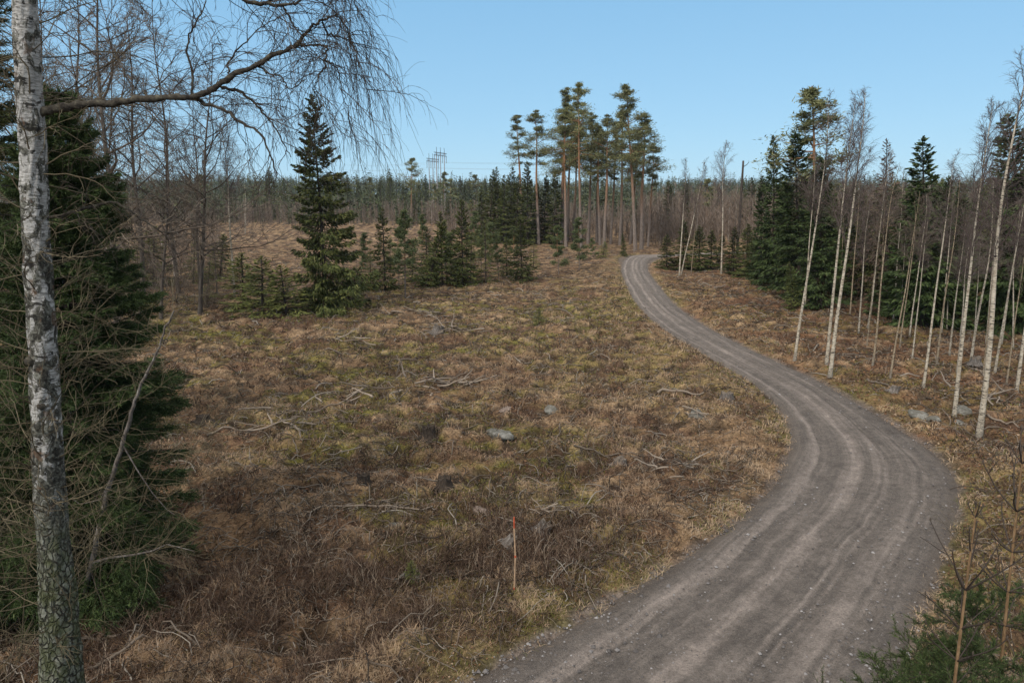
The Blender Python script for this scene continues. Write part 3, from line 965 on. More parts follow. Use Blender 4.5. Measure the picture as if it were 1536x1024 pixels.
# ------------------------------------------------------------------ leafless bushes and thin saplings, lower left
def bush(name, base, n, hgt, spread, label, cat, group=None, lean=(0, 0), mat=None, seed=0, r=.012, lv=(6, 4)):
    rng = np.random.default_rng(seed)
    b = gp(*base)
    a = rng.uniform(0, 2 * PI, n)
    d = np.stack([np.cos(a) * spread + lean[0], np.sin(a) * spread + lean[1], np.ones(n)], -1)
    p = np.stack([np.cos(a) * .12, np.sin(a) * .12, np.zeros(n)], -1)
    A = grow(p, d, hgt * rng.uniform(.6, 1.1, n), 12, .10, .2, rng)
    st = tw = MB()
    st.tubes(A, lin(12, np.full(n, r), r * .3, n), 5, rng.random(n))
    p2, d2, _, _ = kids(A, lv[0], .2, 1., .4, 1., rng)
    B = grow(p2, d2, hgt * rng.uniform(.12, .34, len(p2)), 8, .06, .34, rng)
    tw.tubes(B, lin(8, np.full(len(p2), r * .42), r * .18, len(p2)), 3, rng.random(len(p2)))
    p3, d3, _, _ = kids(B, lv[1], .15, 1., .4, 1.1, rng)
    C = grow(p3, d3, hgt * rng.uniform(.05, .15, len(p3)), 6, .04, .34, rng)
    tw.tubes(C, lin(6, np.full(len(p3), r * .28), r * .13, len(p3)), 3, rng.random(len(p3)))
    t = tag(link(name, st.mesh("bush", mat or M_TAN, True)), label, cat, group); t.location = tuple(b - np.array([0, 0, .05]))


bush("bare_bush", (10, 1010), 9, 4.6, .55, "leafless tan bush at the left edge, in front of the old birch trunk", "bush", lean=(-.1, 0), seed=3, r=0.0122, lv=(8, 5))
bush("bare_bush", (165, 905), 9, 4.8, .42, "leafless olive-tan bush growing before the big dark spruce", "bush", lean=(.12, 0), seed=4, r=0.0101, lv=(9, 5))
bush("bare_bush", (275, 720), 8, 4.2, .6, "thin leafless bush spreading right of the big dark spruce", "bush", lean=(.35, 0), seed=8, r=0.0094, lv=(8, 4))
bush("bare_bush", (-60, 900), 10, 6.5, .45, "tall leafless bush behind the old birch, reaching into the spruce", "bush", lean=(.1, 0), seed=12, r=0.0130, lv=(9, 5))


bush("bare_bush", (318, 446), 12, 3.2, .6, "low brown leafless bush at the foot of the slender white birch, left side", "bush", seed=21, r=.012, lv=(9, 6))
bush("bare_bush", (450, 462), 10, 1.6, .7, "low brown leafless bush under the tallest lone spruce", "bush", seed=24, r=.010, lv=(8, 5))


bush("bare_bush", (205, 470), 16, 4.4, .5, "wide leafless olive-brown bush right of the pale-flecked bare tree", "bush", seed=26, r=.021, lv=(10, 6), mat=M_TWIGB)
bush("bare_bush", (262, 452), 16, 4.2, .6, "wide leafless olive-brown bush under the crooked-limbed bare tree", "bush", seed=27, r=.021, lv=(10, 6), mat=M_TWIGB)
bush("bare_bush", (308, 462), 14, 3.0, .6, "leafless olive-brown bush before the slender white birch", "bush", seed=28, r=.021, lv=(9, 6), mat=M_TWIGB)
bush("bare_bush", (160, 520), 14, 4.6, .5, "leafless olive-brown bush between the big spruce and the clearing", "bush", seed=29, r=.021, lv=(10, 6), mat=M_TWIGB)
bush("bare_bush", (1447, 812), 8, 1.1, .6, "knee-high yellowish bush at the road's right edge", "bush", seed=30, r=.006, lv=(7, 4))


def crooked_sapling():
    rng = np.random.default_rng(9)
    base = gp(122, 915); Y0 = base[1]
    pl = [(122, 915), (130, 870), (142, 820), (152, 770), (163, 725), (172, 700), (184, 660), (193, 625), (203, 595), (212, 570), (225, 545), (238, 515), (247, 485), (262, 462)]
    P = np.array([at_y(a, b, Y0 - .02 * i) for i, (a, b) in enumerate(pl)]) - base
    k = np.arange(len(P)); tq = np.linspace(0, len(P) - 1, 40)
    P = np.stack([np.interp(tq, k, P[:, c]) for c in range(3)], -1) + rng.normal(size=(40, 3)) * .008
    t = thing("sapling", base - np.array([0, 0, .05]), "crooked thin lichen-grey sapling leaning right in front of the dark spruce", "tree")
    tr, cr = MB(), MB()
    tr.tubes(P, lin(40, .055, .012), 8)
    # the low side limb
    lo = np.array([at_y(a, b, Y0 - .1) for a, b in [(137, 840), (165, 832), (200, 828), (228, 822), (250, 812), (290, 822)]]) - base
    tr.tubes(lo, lin(6, .026, .006), 6)
    l2 = np.array([at_y(a, b, Y0 - .1) for a, b in [(183, 662), (205, 700), (228, 735), (250, 760), (262, 768)]]) - base
    tr.tubes(l2, lin(5, .014, .004), 5)
    l3 = np.array([at_y(a, b, Y0 - .3) for a, b in [(168, 710), (150, 745), (120, 752), (105, 742)]]) - base
    tr.tubes(l3, lin(4, .014, .004), 5)
    for Q, n in ((P[None], 26), (lo[None], 12), (l2[None], 8), (l3[None], 6)):
        p, d, _, _ = kids(Q, n, .15, 1., .5, 1.2, rng)
        A = grow(p, d, rng.uniform(.35, 1.1, n), 8, .05, .3, rng)
        cr.tubes(A, lin(8, np.full(n, .0075), .003, n), 4, rng.random(n))
        p2, d2, _, _ = kids(A, 4, .2, 1., .4, 1., rng)
        B = grow(p2, d2, rng.uniform(.15, .5, len(p2)), 6, .05, .32, rng)
        cr.tubes(B, lin(6, np.full(len(p2), .004), .002, len(p2)), 3, rng.random(len(p2)))
    link("trunk", tr.mesh("sapling_trunk", M_DEADWOOD, True), t)
    link("crown", cr.mesh("sapling_twigs", M_TAN), t)


crooked_sapling()

# ------------------------------------------------------------------ conifers: prototypes
sp_near = spruce(101, 12.5, 3.6, M_SPRUCE_G, z0=.012, whorl=.25, nb=8, spray=.36, w=.062, dens=3.2, needle=7, shag=1.0, prof=.88)
place(sp_near, "spruce_tree", (110, 862), (88, 135), "big dense dark green spruce standing behind the old birch trunk", "tree", spin=.4)
sp_edge = spruce(102, 13, 2.6, M_SPRUCE, z0=.03, whorl=.30, nb=7, spray=.36, w=.055, dens=1.8, needle=6)
place(sp_edge, "spruce_tree", (-45, 690), (-60, -160), "dark spruce cut by the left edge, behind the leafless bushes", "tree", spin=2.)

sp_solo = spruce(110, 15, 3.5, M_SPRUCE, z0=.05, whorl=.46, nb=6, spray=.36, w=.13, dens=3.3, shag=1.75, side=(-.3, .28), prof=.78)
place(sp_solo, "spruce_tree", (490, 461), (468, 143), "tallest lone dark spruce in the clearing, with drooping boughs and a bare lower stem", "tree", spin=.0)

sp_a = spruce(111, 6, 1.35, M_SPRUCE, whorl=.26, nb=6, spray=.26, w=.08, dens=2.0)
sp_b = spruce(112, 6, 1.5, M_SPRUCE, whorl=.24, nb=7, spray=.26, w=.08, dens=2.2)
sp_c = spruce(113, 7, 1.3, M_YOUNG, whorl=.34, nb=5, spray=.26, w=.06, dens=1.6)
sp_g = spruce(114, 3, 1.1, M_YOUNG, whorl=.20, nb=7, spray=.22, w=.05, dens=2.0, shag=.4)
for pr, bs, tp, wd, lab in [
    (sp_a, (578, 436), (573, 312), 1.0, "young spruce with visible stem, right of the tallest lone spruce"),
    (sp_b, (640, 430), (668, 330), .9, "bushy young spruce at the left of the dark cluster in the clearing"),
    (sp_a, (664, 428), (660, 318), 1.0, "middle young spruce of the dark cluster in the clearing"),
    (sp_b, (694, 428), (692, 300), .95, "tallest young spruce of the dark cluster in the clearing"),
    (sp_c, (729, 424), (727, 330), 1.2, "slim young spruce at the right of the dark cluster in the clearing"),
    (sp_b, (783, 420), (780, 328), 1.05, "dark conical young spruce alone, below the two separate tall pines"),
    (sp_g, (394, 470), (392, 385), 1.6, "light green young spruce beside the slender white birch"),
    (sp_g, (430, 474), (420, 398), 1.6, "light green low spruce at the left foot of the tallest lone spruce"),
    (sp_g, (366, 462), (362, 380), 1.6, "light green young spruce just behind the slender white birch"),
    (sp_g, (520, 452), (540, 400), 1.6, "low spruce growing at the right foot of the tallest lone spruce"),
    (sp_g, (905, 386), (907, 362), 1.3, "small round conifer bush near the far road bend, left one"),
    (sp_b, (936, 384), (934, 350), .8, "small dark spruce beside the far end of the road, left side"),
    (sp_g, (808, 488), (809, 461), 1.3, "tiny bright green spruce seedling alone in the middle of the clearing"),
    (sp_b, (1000, 404), (1001, 352), 1.5, "dense low dark spruce beside the right edge of the far road bend"),
    (sp_a, (1192, 462), (1184, 392), 1.1, "small spruce standing before the dark wood right of the road"),
    (sp_g, (618, 868), (617, 838), 1.3, "tiny yellow-green conifer tuft near the marker stake"),
]:
    place(pr, "young_spruce", bs, tp, lab, "tree", None, wide=wd)

YOUNG_BELT = [(556, 428, 372), (598, 430, 378), (618, 422, 362), (650, 416, 356), (676, 420, 350), (706, 418, 348), (722, 410, 352), (760, 414, 356), (800, 404, 356), (548, 404, 350), (700, 400, 340), (770, 398, 340), (640, 404, 340), (585, 404, 352), (735, 400, 335), (668, 400, 330), (545, 420, 380), (690, 426, 380)]
pn_y1 = pine(120, 5.5, 1.15, M_YPINE, cb=.22, nb=26, blade=.20, bw=.045, clump=26, sub=5, prof='cone', r0=.05, stubs=0, up=.9)
pn_y2 = pine(121, 5.5, .9, M_YPINE, cb=.35, nb=22, blade=.20, bw=.045, clump=20, sub=4, prof='cone', r0=.05, stubs=6, up=.9)
for pr, bs, tp, wd, lab in [
    (pn_y2, (608, 447), (606, 316), 1.0, "slim pale young pine with a thin light stem, right of the young spruce"),
    (pn_y1, (838, 412), (836, 340), 1.0, "pale grey-green young pine below the tall pine stand, left one"),
    (pn_y1, (869, 405), (868, 328), 1.1, "bright green bushy young pine in front of the tall pine stand"),
    (pn_y2, (748, 420), (744, 352), 1.0, "pale thin young pine left of the conical dark spruce"),
    (pn_y2, (632, 398), (634, 322), 1.0, "pale young pine behind the dark spruce cluster, left of its top"),
    (pn_y1, (590, 410), (600, 335), .8, "pale young pine half hidden behind the young spruce with visible stem"),
    (pn_y1, (890, 388), (888, 358), 1.2, "low pale pine bush left of the far road bend"),
    (pn_y2, (710, 400), (712, 318), 1.1, "pale young pine peeking over the right of the dark spruce cluster"),
]:
    place(pr, "young_pine", bs, tp, lab, "tree", None, wide=wd)

for i, (bx, by, ty) in enumerate(YOUNG_BELT):
    place([sp_c, pn_y2, sp_a, sp_c, pn_y1][i % 5], "young_conifer", (bx, by), (bx + (i % 3) - 1, ty), "one of the small young conifers in the belt across the back of the clearing", "tree", "young conifers in the belt at the back of the clearing", wide=1.35)

# tall pines
pn = [pine(130 + i, 26, (3.0, 2.6, 3.2, 2.8)[i], M_PINE, cb=(.54, .60, .52, .60)[i], nb=(44, 30, 52, 34)[i], blade=.42, bw=.08, clump=12, sub=7) for i in range(4)]
pn_wind = pine(140, 20, 3.0, M_PINE, cb=.56, nb=34, blade=.44, bw=.09, clump=12, sub=6)
PINES = [
    (pn[1], (783, 352), (775, 172), 1.35, "left one of the two separate tall pines, with its crown in thin layers"),
    (pn[3], (808, 366), (803, 165), 1.3, "right one of the two separate tall pines, with a narrow crown"),
    (pn[0], (842, 366), (850, 132), 1.25, "tall pine at the left side of the dense pine stand"),
    (pn[2], (872, 372), (866, 124), 1.0, "tall slim pine with the narrowest top in the pine stand"),
    (pn[0], (882, 366), (888, 170), 1.3, "shorter full-crowned pine in the middle of the pine stand"),
    (pn[3], (906, 372), (912, 172), 1.35, "pine with a thin open top in the middle of the pine stand"),
    (pn[2], (953, 376), (941, 127), 1.2, "tallest pine of the stand with a dark trunk, nearest the road"),
    (pn[0], (962, 374), (968, 170), 1.55, "broad pine at the right edge of the stand beside the road"),
    (pn_wind, (616, 345), (618, 236), .95, "lone windswept pine rising over the young trees near the power line"),
    (pn_wind, (1222, 448), (1218, 128), 1.3, "lone pine with a flat crown rising above the dark spruces right of the road"),
]
for pr, bs, tp, wd, lab in PINES:
    place(pr, "pine_tree", bs, tp, lab, "tree", None, wide=wd)
for i, (bx, by, tx, ty) in enumerate([(851, 362, 858, 160), (860, 362, 868, 175), (849, 370, 846, 165), (895, 364, 900, 190), (916, 366, 925, 185), (930, 368, 934, 165), (945, 366, 960, 195),
                                      (972, 370, 980, 215), (900, 368, 896, 185)]):
    place(pn[i % 4], "pine_tree", (bx, by), (tx, ty), "one of the tall pines packed in the middle of the stand", "tree", "pines packed in the stand by the far road", wide=1.25)

# spruces behind the pines and in the right-hand wood
sp_t = [spruce(150 + i, 14, (2.1, 2.5, 2.3)[i], M_SPRUCE, whorl=.5, nb=6, spray=.50, w=.16, dens=1.5, shag=1.1) for i in range(3)]
sp_gt = [spruce(155 + i, 14, (2.4, 2.8)[i], M_SPRUCE_G, whorl=.42, nb=7, spray=.42, w=.13, dens=1.8, shag=1.2) for i in range(2)]
for i, (bx, by, tx, ty) in enumerate([(733, 362, 740, 254), (755, 364, 757, 262), (775, 364, 778, 262), (792, 366, 790, 242), (815, 364, 820, 262), (832, 366, 833, 256), (724, 366, 722, 280), (765, 360, 768, 250), (748, 362, 746, 272), (804, 364, 806, 275)]):
    place(sp_t[i % 3], "spruce_tree", (bx, by), (tx, ty), "one of the dark spruces filling the wood behind the tall pines", "tree", "spruces behind the tall pines", wide=1.1)
for pr, bs, tp, wd, lab in [
    (sp_gt[0], (1160, 432), (1160, 203), .85, "tall narrow dark spruce with a spire top, left end of the right-hand wood"),
    (sp_gt[1], (1200, 448), (1193, 196), 1.1, "broad dark spruce behind the leaning double birch"),
    (sp_gt[1], (1232, 462), (1230, 232), 1.05, "dark spruce between the leaning double birch and the birch pair"),
    (sp_gt[0], (1383, 492), (1384, 204), 1.25, "tallest dark spruce standing alone among the white birches"),
    (sp_gt[1], (1545, 500), (1512, 170), 1.2, "dark spruce at the right edge behind the biggest birch"),
    (sp_gt[0], (1142, 425), (1143, 262), .8, "lower dark spruce at the left end of the right-hand wood"),
]:
    place(pr, "spruce_tree", bs, tp, lab, "tree", None, wide=wd)
sp_r = spruce(160, 13, 2.2, M_RUST, whorl=.5, nb=6, spray=.44, w=.10, dens=.6)
place(sp_r, "spruce_tree", (1330, 468), (1330, 208), "reddish sparse dying spruce behind the white birches", "tree")
place(sp_r, "spruce_tree", (1292, 452), (1296, 262), "smaller reddish sparse spruce just right of the birch pair", "tree")
rng_f = np.random.default_rng(77)
fill = []
while len(fill) < 112:
    X, Y = rng_f.uniform(16, 75), rng_f.uniform(34, 95)
    px = CX + FPX * X / (Y * cp + sp * 7.5)
    if px > 1700 or px < 1168: continue
    lim = np.interp(px, [1105, 1150, 1240, 1320, 1420, 1536, 1700], [62, 56, 47, 40, 33, 31, 30])
    if Y < lim or road_d(X, Y) < 3: continue
    if any(math.hypot(X - a, Y - b) < 1.7 for a, b, _ in fill): continue
    fill.append((X, Y, px))
for i, (X, Y, px) in enumerate(fill):
    top = np.interp(px, [1105, 1140, 1200, 1300, 1380, 1440, 1500, 1700], [330, 300, 270, 290, 265, 300, 262, 230]) + rng_f.uniform(-20, 34)
    b = np.array([X, Y, float(ground_h(X, Y))])
    tp = at_y(px, top, Y)
    Hh = float(np.clip(tp[2] - b[2], 3.0, 15))
    pr = (sp_gt + sp_t)[i % 5]
    place(pr, "spruce_tree", b, None, "one of the dark spruces deep in the wood behind the white birches", "tree", "spruces deep in the right-hand wood", wide=1.35 if Hh < 8 else 1.05, H=Hh)
for i, (bx, by, ty) in enumerate([(1024, 404, 330), (1048, 406, 338), (1066, 404, 345), (1100, 410, 340), (1120, 414, 335), (1082, 402, 352), (1130, 418, 350), (1150, 424, 345)]):
    place(sp_t[i % 3], "spruce_tree", (bx, by), (bx + 2, ty), "one of the low dark spruces behind the far roadside birches", "tree", "low spruces behind the far roadside birches", wide=1.7)

# ------------------------------------------------------------------ birches
bt = [bare(200 + i, 14, (.085, .10, .09, .11)[i], M_BIRCH, M_TWIGP, cb=(.52, .48, .6, .46)[i], nl=(28, 34, 22, 30)[i], lf=(.28, .32, .24, .30)[i], a0=.3, a1=.6, n2=9, n3=8, grav=.02, grav3=.22, tw=.0055, updown=-.14,
           sweep=(.05, -.04, .03, .06)[i]) for i in range(4)]
bt_tan = [bare(210 + i, 13, .075, M_BIRCHT, M_TWIGB, cb=.55, nl=18, lf=.26, a0=.45, a1=.95, n2=8, n3=6, grav=.04, grav3=.2, tw=.0055, sweep=.05) for i in range(2)]
BIR = [
    (bt[0], (1192, 541), (1242, 148), "leaning white birch of the double clump nearest the road's right verge"),
    (bt[2], (1207, 462), (1224, 235), "slim straight birch just behind the leaning roadside birch"),
    (bt[3], (1245, 566), (1298, 138), "front birch of the tall pair with the fan-shaped crown"),
    (bt[1], (1240, 545), (1283, 150), "rear birch of the tall pair with the fan-shaped crown"),
    (bt[0], (1302, 492), (1340, 225), "slender birch behind the tall pair, standing farther into the wood"),
    (bt_tan[0], (1309, 547), (1350, 245), "thin white-stemmed birch, first one right of the tall pair"),
    (bt_tan[1], (1335, 568), (1380, 285), "thin white-stemmed birch, second one right of the tall pair"),
    (bt[2], (1384, 586), (1432, 235), "slender birch with dark feet between the thin stems and the two big right birches"),
    (bt[1], (1431, 628), (1490, 150), "second biggest birch on the right, beside the pale lichen rocks"),
    (bt[3], (1468, 656), (1558, 40), "biggest straight white birch at the right, nearest the camera"),
    (bt_tan[0], (1474, 566), (1510, 300), "thin grey birch close behind the biggest white birch"),
    (bt[2], (1492, 560), (1545, 250), "yellowish thin birch right behind the biggest white birch"),
    (bt[0], (1524, 592), (1600, 120), "white birch cut by the right edge"),
    (bt[2], (1136, 420), (1142, 262), "thin pale birch standing before the left end of the right-hand wood"),
    (bt[1], (1082, 410), (1090, 212), "white birch with an upright feathery crown, alone by the far roadside"),
    (bt[3], (1019, 414), (1030, 240), "forked white birch of the clump by the far road bend"),
    (bt[0], (1022, 412), (1056, 240), "leaning white birch of the clump by the far road bend"),
    (bt_tan[0], (1037, 409), (1043, 300), "short straight birch stem right of the far clump"),
    (bt[1], (352, 442), (330, 185), "slender white birch left of the tallest lone spruce"),
]
for pr, bs, tp, lab in BIR:
    place(pr, "birch_tree", bs, tp, lab, "tree")
for i, (bx, by, tx, ty) in enumerate([(1350, 520, 1372, 300), (1405, 546, 1440, 265), (1365, 500, 1390, 290), (1424, 532, 1450, 320), (1412, 500, 1430, 300), (1440, 508, 1462, 330), (1275, 472, 1290, 260), (1258, 460, 1270, 250),
                                      (1478, 520, 1496, 330), (1502, 516, 1530, 300), (1340, 482, 1356, 260), (1456, 545, 1490, 270), (1320, 470, 1328, 270), (1530, 540, 1575, 240), (1390, 480, 1402, 280), (1288, 500, 1306, 300), (1368, 540, 1392, 330), (1436, 560, 1466, 310), (1510, 575, 1540, 330), (1300, 520, 1322, 330), (1460, 520, 1474, 350), (1420, 500, 1424, 340), (1350, 490, 1360, 330), (1520, 520, 1528, 330)]):
    place((bt_tan + bt)[i % 6], "birch_tree", (bx, by), (tx, ty), "one of the thin birch stems inside the right-hand wood", "tree", "thin birches inside the right-hand wood")
dead_pine = bare(230, 9, .10, M_BARKG, M_TWIG, cb=.4, nl=14, lf=.34, a0=.7, a1=1.2, n2=4, n3=2, grav=.1)
place(dead_pine, "dead_tree", (1096, 410), (1108, 290), "dark dead tree with crooked limbs beside the feathery roadside birch", "tree")
snag = MB(); snag.tubes(trunk_line(15, 10, .004, RNG), lin(10, .2, .13), 7, cap=True)
sb = at_y(1111, 300, 95.); gz = float(ground_h(sb[0], 95.)); tpz = at_y(1111, 240, 95.)[2]
s = thing("snag", (sb[0], 95., gz - .1), "bare dark pole-like dead trunk rising above the brown wood", "dead tree")
tk = snag.mesh("snag_trunk", M_BARK, True); o = link("trunk", tk, s); o.scale = (1, 1, (tpz - gz) / 15)
sg = MB(); sg.tubes(np.array([[.1, 0, 0], [.5, 0, .25], [.8, 0, .6]]) + np.array([0, 0, (tpz - gz) * .94]), lin(3, .05, .03), 4)
sg.tubes(np.array([[.1, 0, 0], [.4, 0, .3], [.6, 0, .7]]) + np.array([0, 0, (tpz - gz) * .8]), lin(3, .05, .03), 4)
link("branch_stub", sg.mesh("snag_stubs", M_BARK), s)

# bare dark trees on the left, behind the spruce
bd = [bare(240 + i, 15, (.12, .10, .13)[i], M_BARKG, M_TWIGB, cb=.2, nl=(34, 30, 36)[i], lf=.40, a0=.6, a1=1.2, n2=9, n3=7, grav=.08, grav3=.2, tw=.0095, wob=.034, l3=.6, updown=-.08, lr=.0095, lwob=.32) for i in range(3)]
for i, (bx, by, tx, ty, lab) in enumerate([
    (178, 505, 140, -130, "tall bare tree with pale flecks on its lower trunk, right of the old birch"),
    (268, 440, 228, -20, "dark leafless tree with many crooked limbs under the birch's long limb"),
    (215, 452, 190, 10, "leafless tree between the pale-flecked trunk and the crooked-limbed one"),
    (122, 470, 108, -60, "leafless tree half hidden behind the big dark spruce"),
    (300, 436, 292, 120, "smaller leafless tree left of the slender white birch"),
    (60, 480, 60, -40, "leafless tree behind the old birch trunk"),
    (300, 470, 318, 60, "slim leafless tree whose crown meets the drooping birch twigs"),
    (148, 452, 165, 60, "leafless tree between the big dark spruce and the pale-flecked trunk"),
    (242, 480, 252, 180, "short bushy leafless tree in front of the crooked-limbed one"),
]):
    place(bd[i % 3], "bare_tree", (bx, by), (tx, ty), lab, "tree", None, wide=1.1)
place(dead_pine, "dead_tree", (326, 446), (318, 330), "thin dark dead stem left of the slender white birch", "tree")
stem_p = bare(250, 12, .12, M_BIRCH, M_TWIGP, cb=.8, nl=6, lf=.05, n2=3, n3=2)
place(stem_p, "birch_tree", (368, 352), (367, 272), "lone pale birch pole out on the far field", "tree")
for i, (bx, by, tx, ty) in enumerate([(150, 440, 150, 330), (190, 430, 195, 330), (230, 428, 232, 340), (290, 424, 292, 345), (330, 420, 335, 352), (310, 455, 315, 385)]):
    place(sp_c if i % 2 else sp_g, "young_spruce", (bx, by), (tx, ty), "one of the dim young spruces among the leafless trees on the left", "tree", "young spruces among the left leafless trees", wide=1.2)

# ------------------------------------------------------------------ sapling tops, bottom right corner
def young_top(seed, base, ptop, whorls, label):
    rng = np.random.default_rng(seed)
    b = np.array([base[0], base[1], float(ground_h(base[0], base[1]))])
    tp = at_y(ptop[0], ptop[1], b[1] + ptop[2])
    ax = tp - b; H = np.linalg.norm(ax)
    t = thing("young_spruce", b - np.array([0, 0, .05]), label, "tree")
    k = np.linspace(0, 1, 20)
    T = ax[None] * k[:, None]; T[:, 0] += np.sin(k * 5) * .03; T[:, 1] += np.cos(k * 4) * .02
    tr, cr, sh = MB(), MB(), MB()
    tr.tubes(T, lin(20, .027, .007), 9)
    bud = T[-1]
    for (f, n, ln, el, needled) in whorls:
        p = np.array([np.interp(f, k, T[:, c]) for c in range(3)])
        a = rng.uniform(0, 6.28) + np.arange(n) / n * 6.28 + rng.normal(size=n) * .25
        d = np.stack([np.cos(a) * math.cos(el), np.sin(a) * math.cos(el), np.full(n, math.sin(el))], -1)
        l = ln * rng.uniform(.7, 1.15, n)
        A = grow(np.repeat(p[None], n, 0), d, l, 8, -.10 if not needled else .05, .10, rng)
        sh.tubes(A, lin(8, .005 + l * .006, .004, n), 4, .5)
        # a bud on each shoot
        for q in A[:, -1]: sh.tubes(np.stack([q, q + np.array([0, 0, .015]), q + np.array([0, 0, .03])]), np.array([.006, .008, .002]), 4, .8)
        p2, d2, _, par = kids(A, 5 if needled else 1, .3, .92, .45, .9, rng, .5)
        l2 = l[par] * rng.uniform(.25, .5, len(par))
        B = grow(p2, d2, l2, 5, -.02, .12, rng)
        sh.tubes(B, lin(5, np.full(len(B), .004), .003, len(B)), 3, .4)
        if needled:
            p3, d3, _, par3 = kids(B, 5, .3, .95, .4, .9, rng, .5)
            C = grow(p3, d3, l2[par3] * rng.uniform(.3, .6, len(par3)), 4, .0, .1, rng)
            sh.tubes(C, lin(4, np.full(len(C), .003), .002, len(C)), 3, .4)
            for G, m in ((A, 110), (B, 60), (C, 34)):
                q, qd = sample(G, rng.uniform(.12, 1., (len(G), m)))
                q = q.reshape(-1, 3); qd = qd.reshape(-1, 3); nn = len(q)
                nd = norm(qd * .8 + norm(np.cross(qd, rng.normal(size=(nn, 3)))) * .8 + np.array([0, 0, .15]))
                cr.tris(q, nd, norm(np.cross(nd, rng.normal(size=(nn, 3)))), .045 * rng.uniform(.6, 1.3, nn), .0065, rng.random(nn))
        else:
            q, qd = sample(A, rng.uniform(.2, 1., (n, 16))); q = q.reshape(-1, 3); qd = qd.reshape(-1, 3); nn = len(q)
            nd = norm(qd * 1.3 + norm(np.cross(qd, rng.normal(size=(nn, 3)))) * .5)
            cr.tris(q, nd, norm(np.cross(nd, rng.normal(size=(nn, 3)))), .018, .003, rng.random(nn) * .5)
    link("trunk", tr.mesh("sapling_stem", M_STEM, True), t)
    link("shoots", sh.mesh("sapling_shoots", M_TWIG, True), t)
    link("crown", cr.mesh("sapling_needles", M_SPRUCE_G), t)


y1 = at_y(1432, 1100, 4.6); y2 = at_y(1480, 1100, 5.2)
young_top(31, (y1[0] - .04, 4.6), (1470, 752, .3), [(.985, 4, .14, 1.05, False), (.93, 2, .22, 1.0, False), (.865, 6, .50, .85, False), (.80, 4, .40, .7, False), (.745, 5, .40, .7, False), (.70, 5, .46, .5, True), (.65, 7, .56, .35, True), (.585, 9, .8, .2, True), (.52, 9, .9, .1, True), (.45, 9, 1.0, .0, True)],
          "young spruce with an orange stem and green lower needles, leftmost in the bottom right corner")
young_top(32, (y2[0] + .14, 5.2), (1540, 668, .3), [(.98, 5, .28, .9, False), (.90, 6, .46, .55, False), (.83, 6, .40, .55, False), (.76, 5, .40, .6, False), (.70, 6, .5, .45, True), (.63, 8, .68, .28, True), (.57, 9, .8, .15, True), (.5, 9, .9, 0.05, True)],
          "taller young spruce with an orange stem leaning out of the right edge")

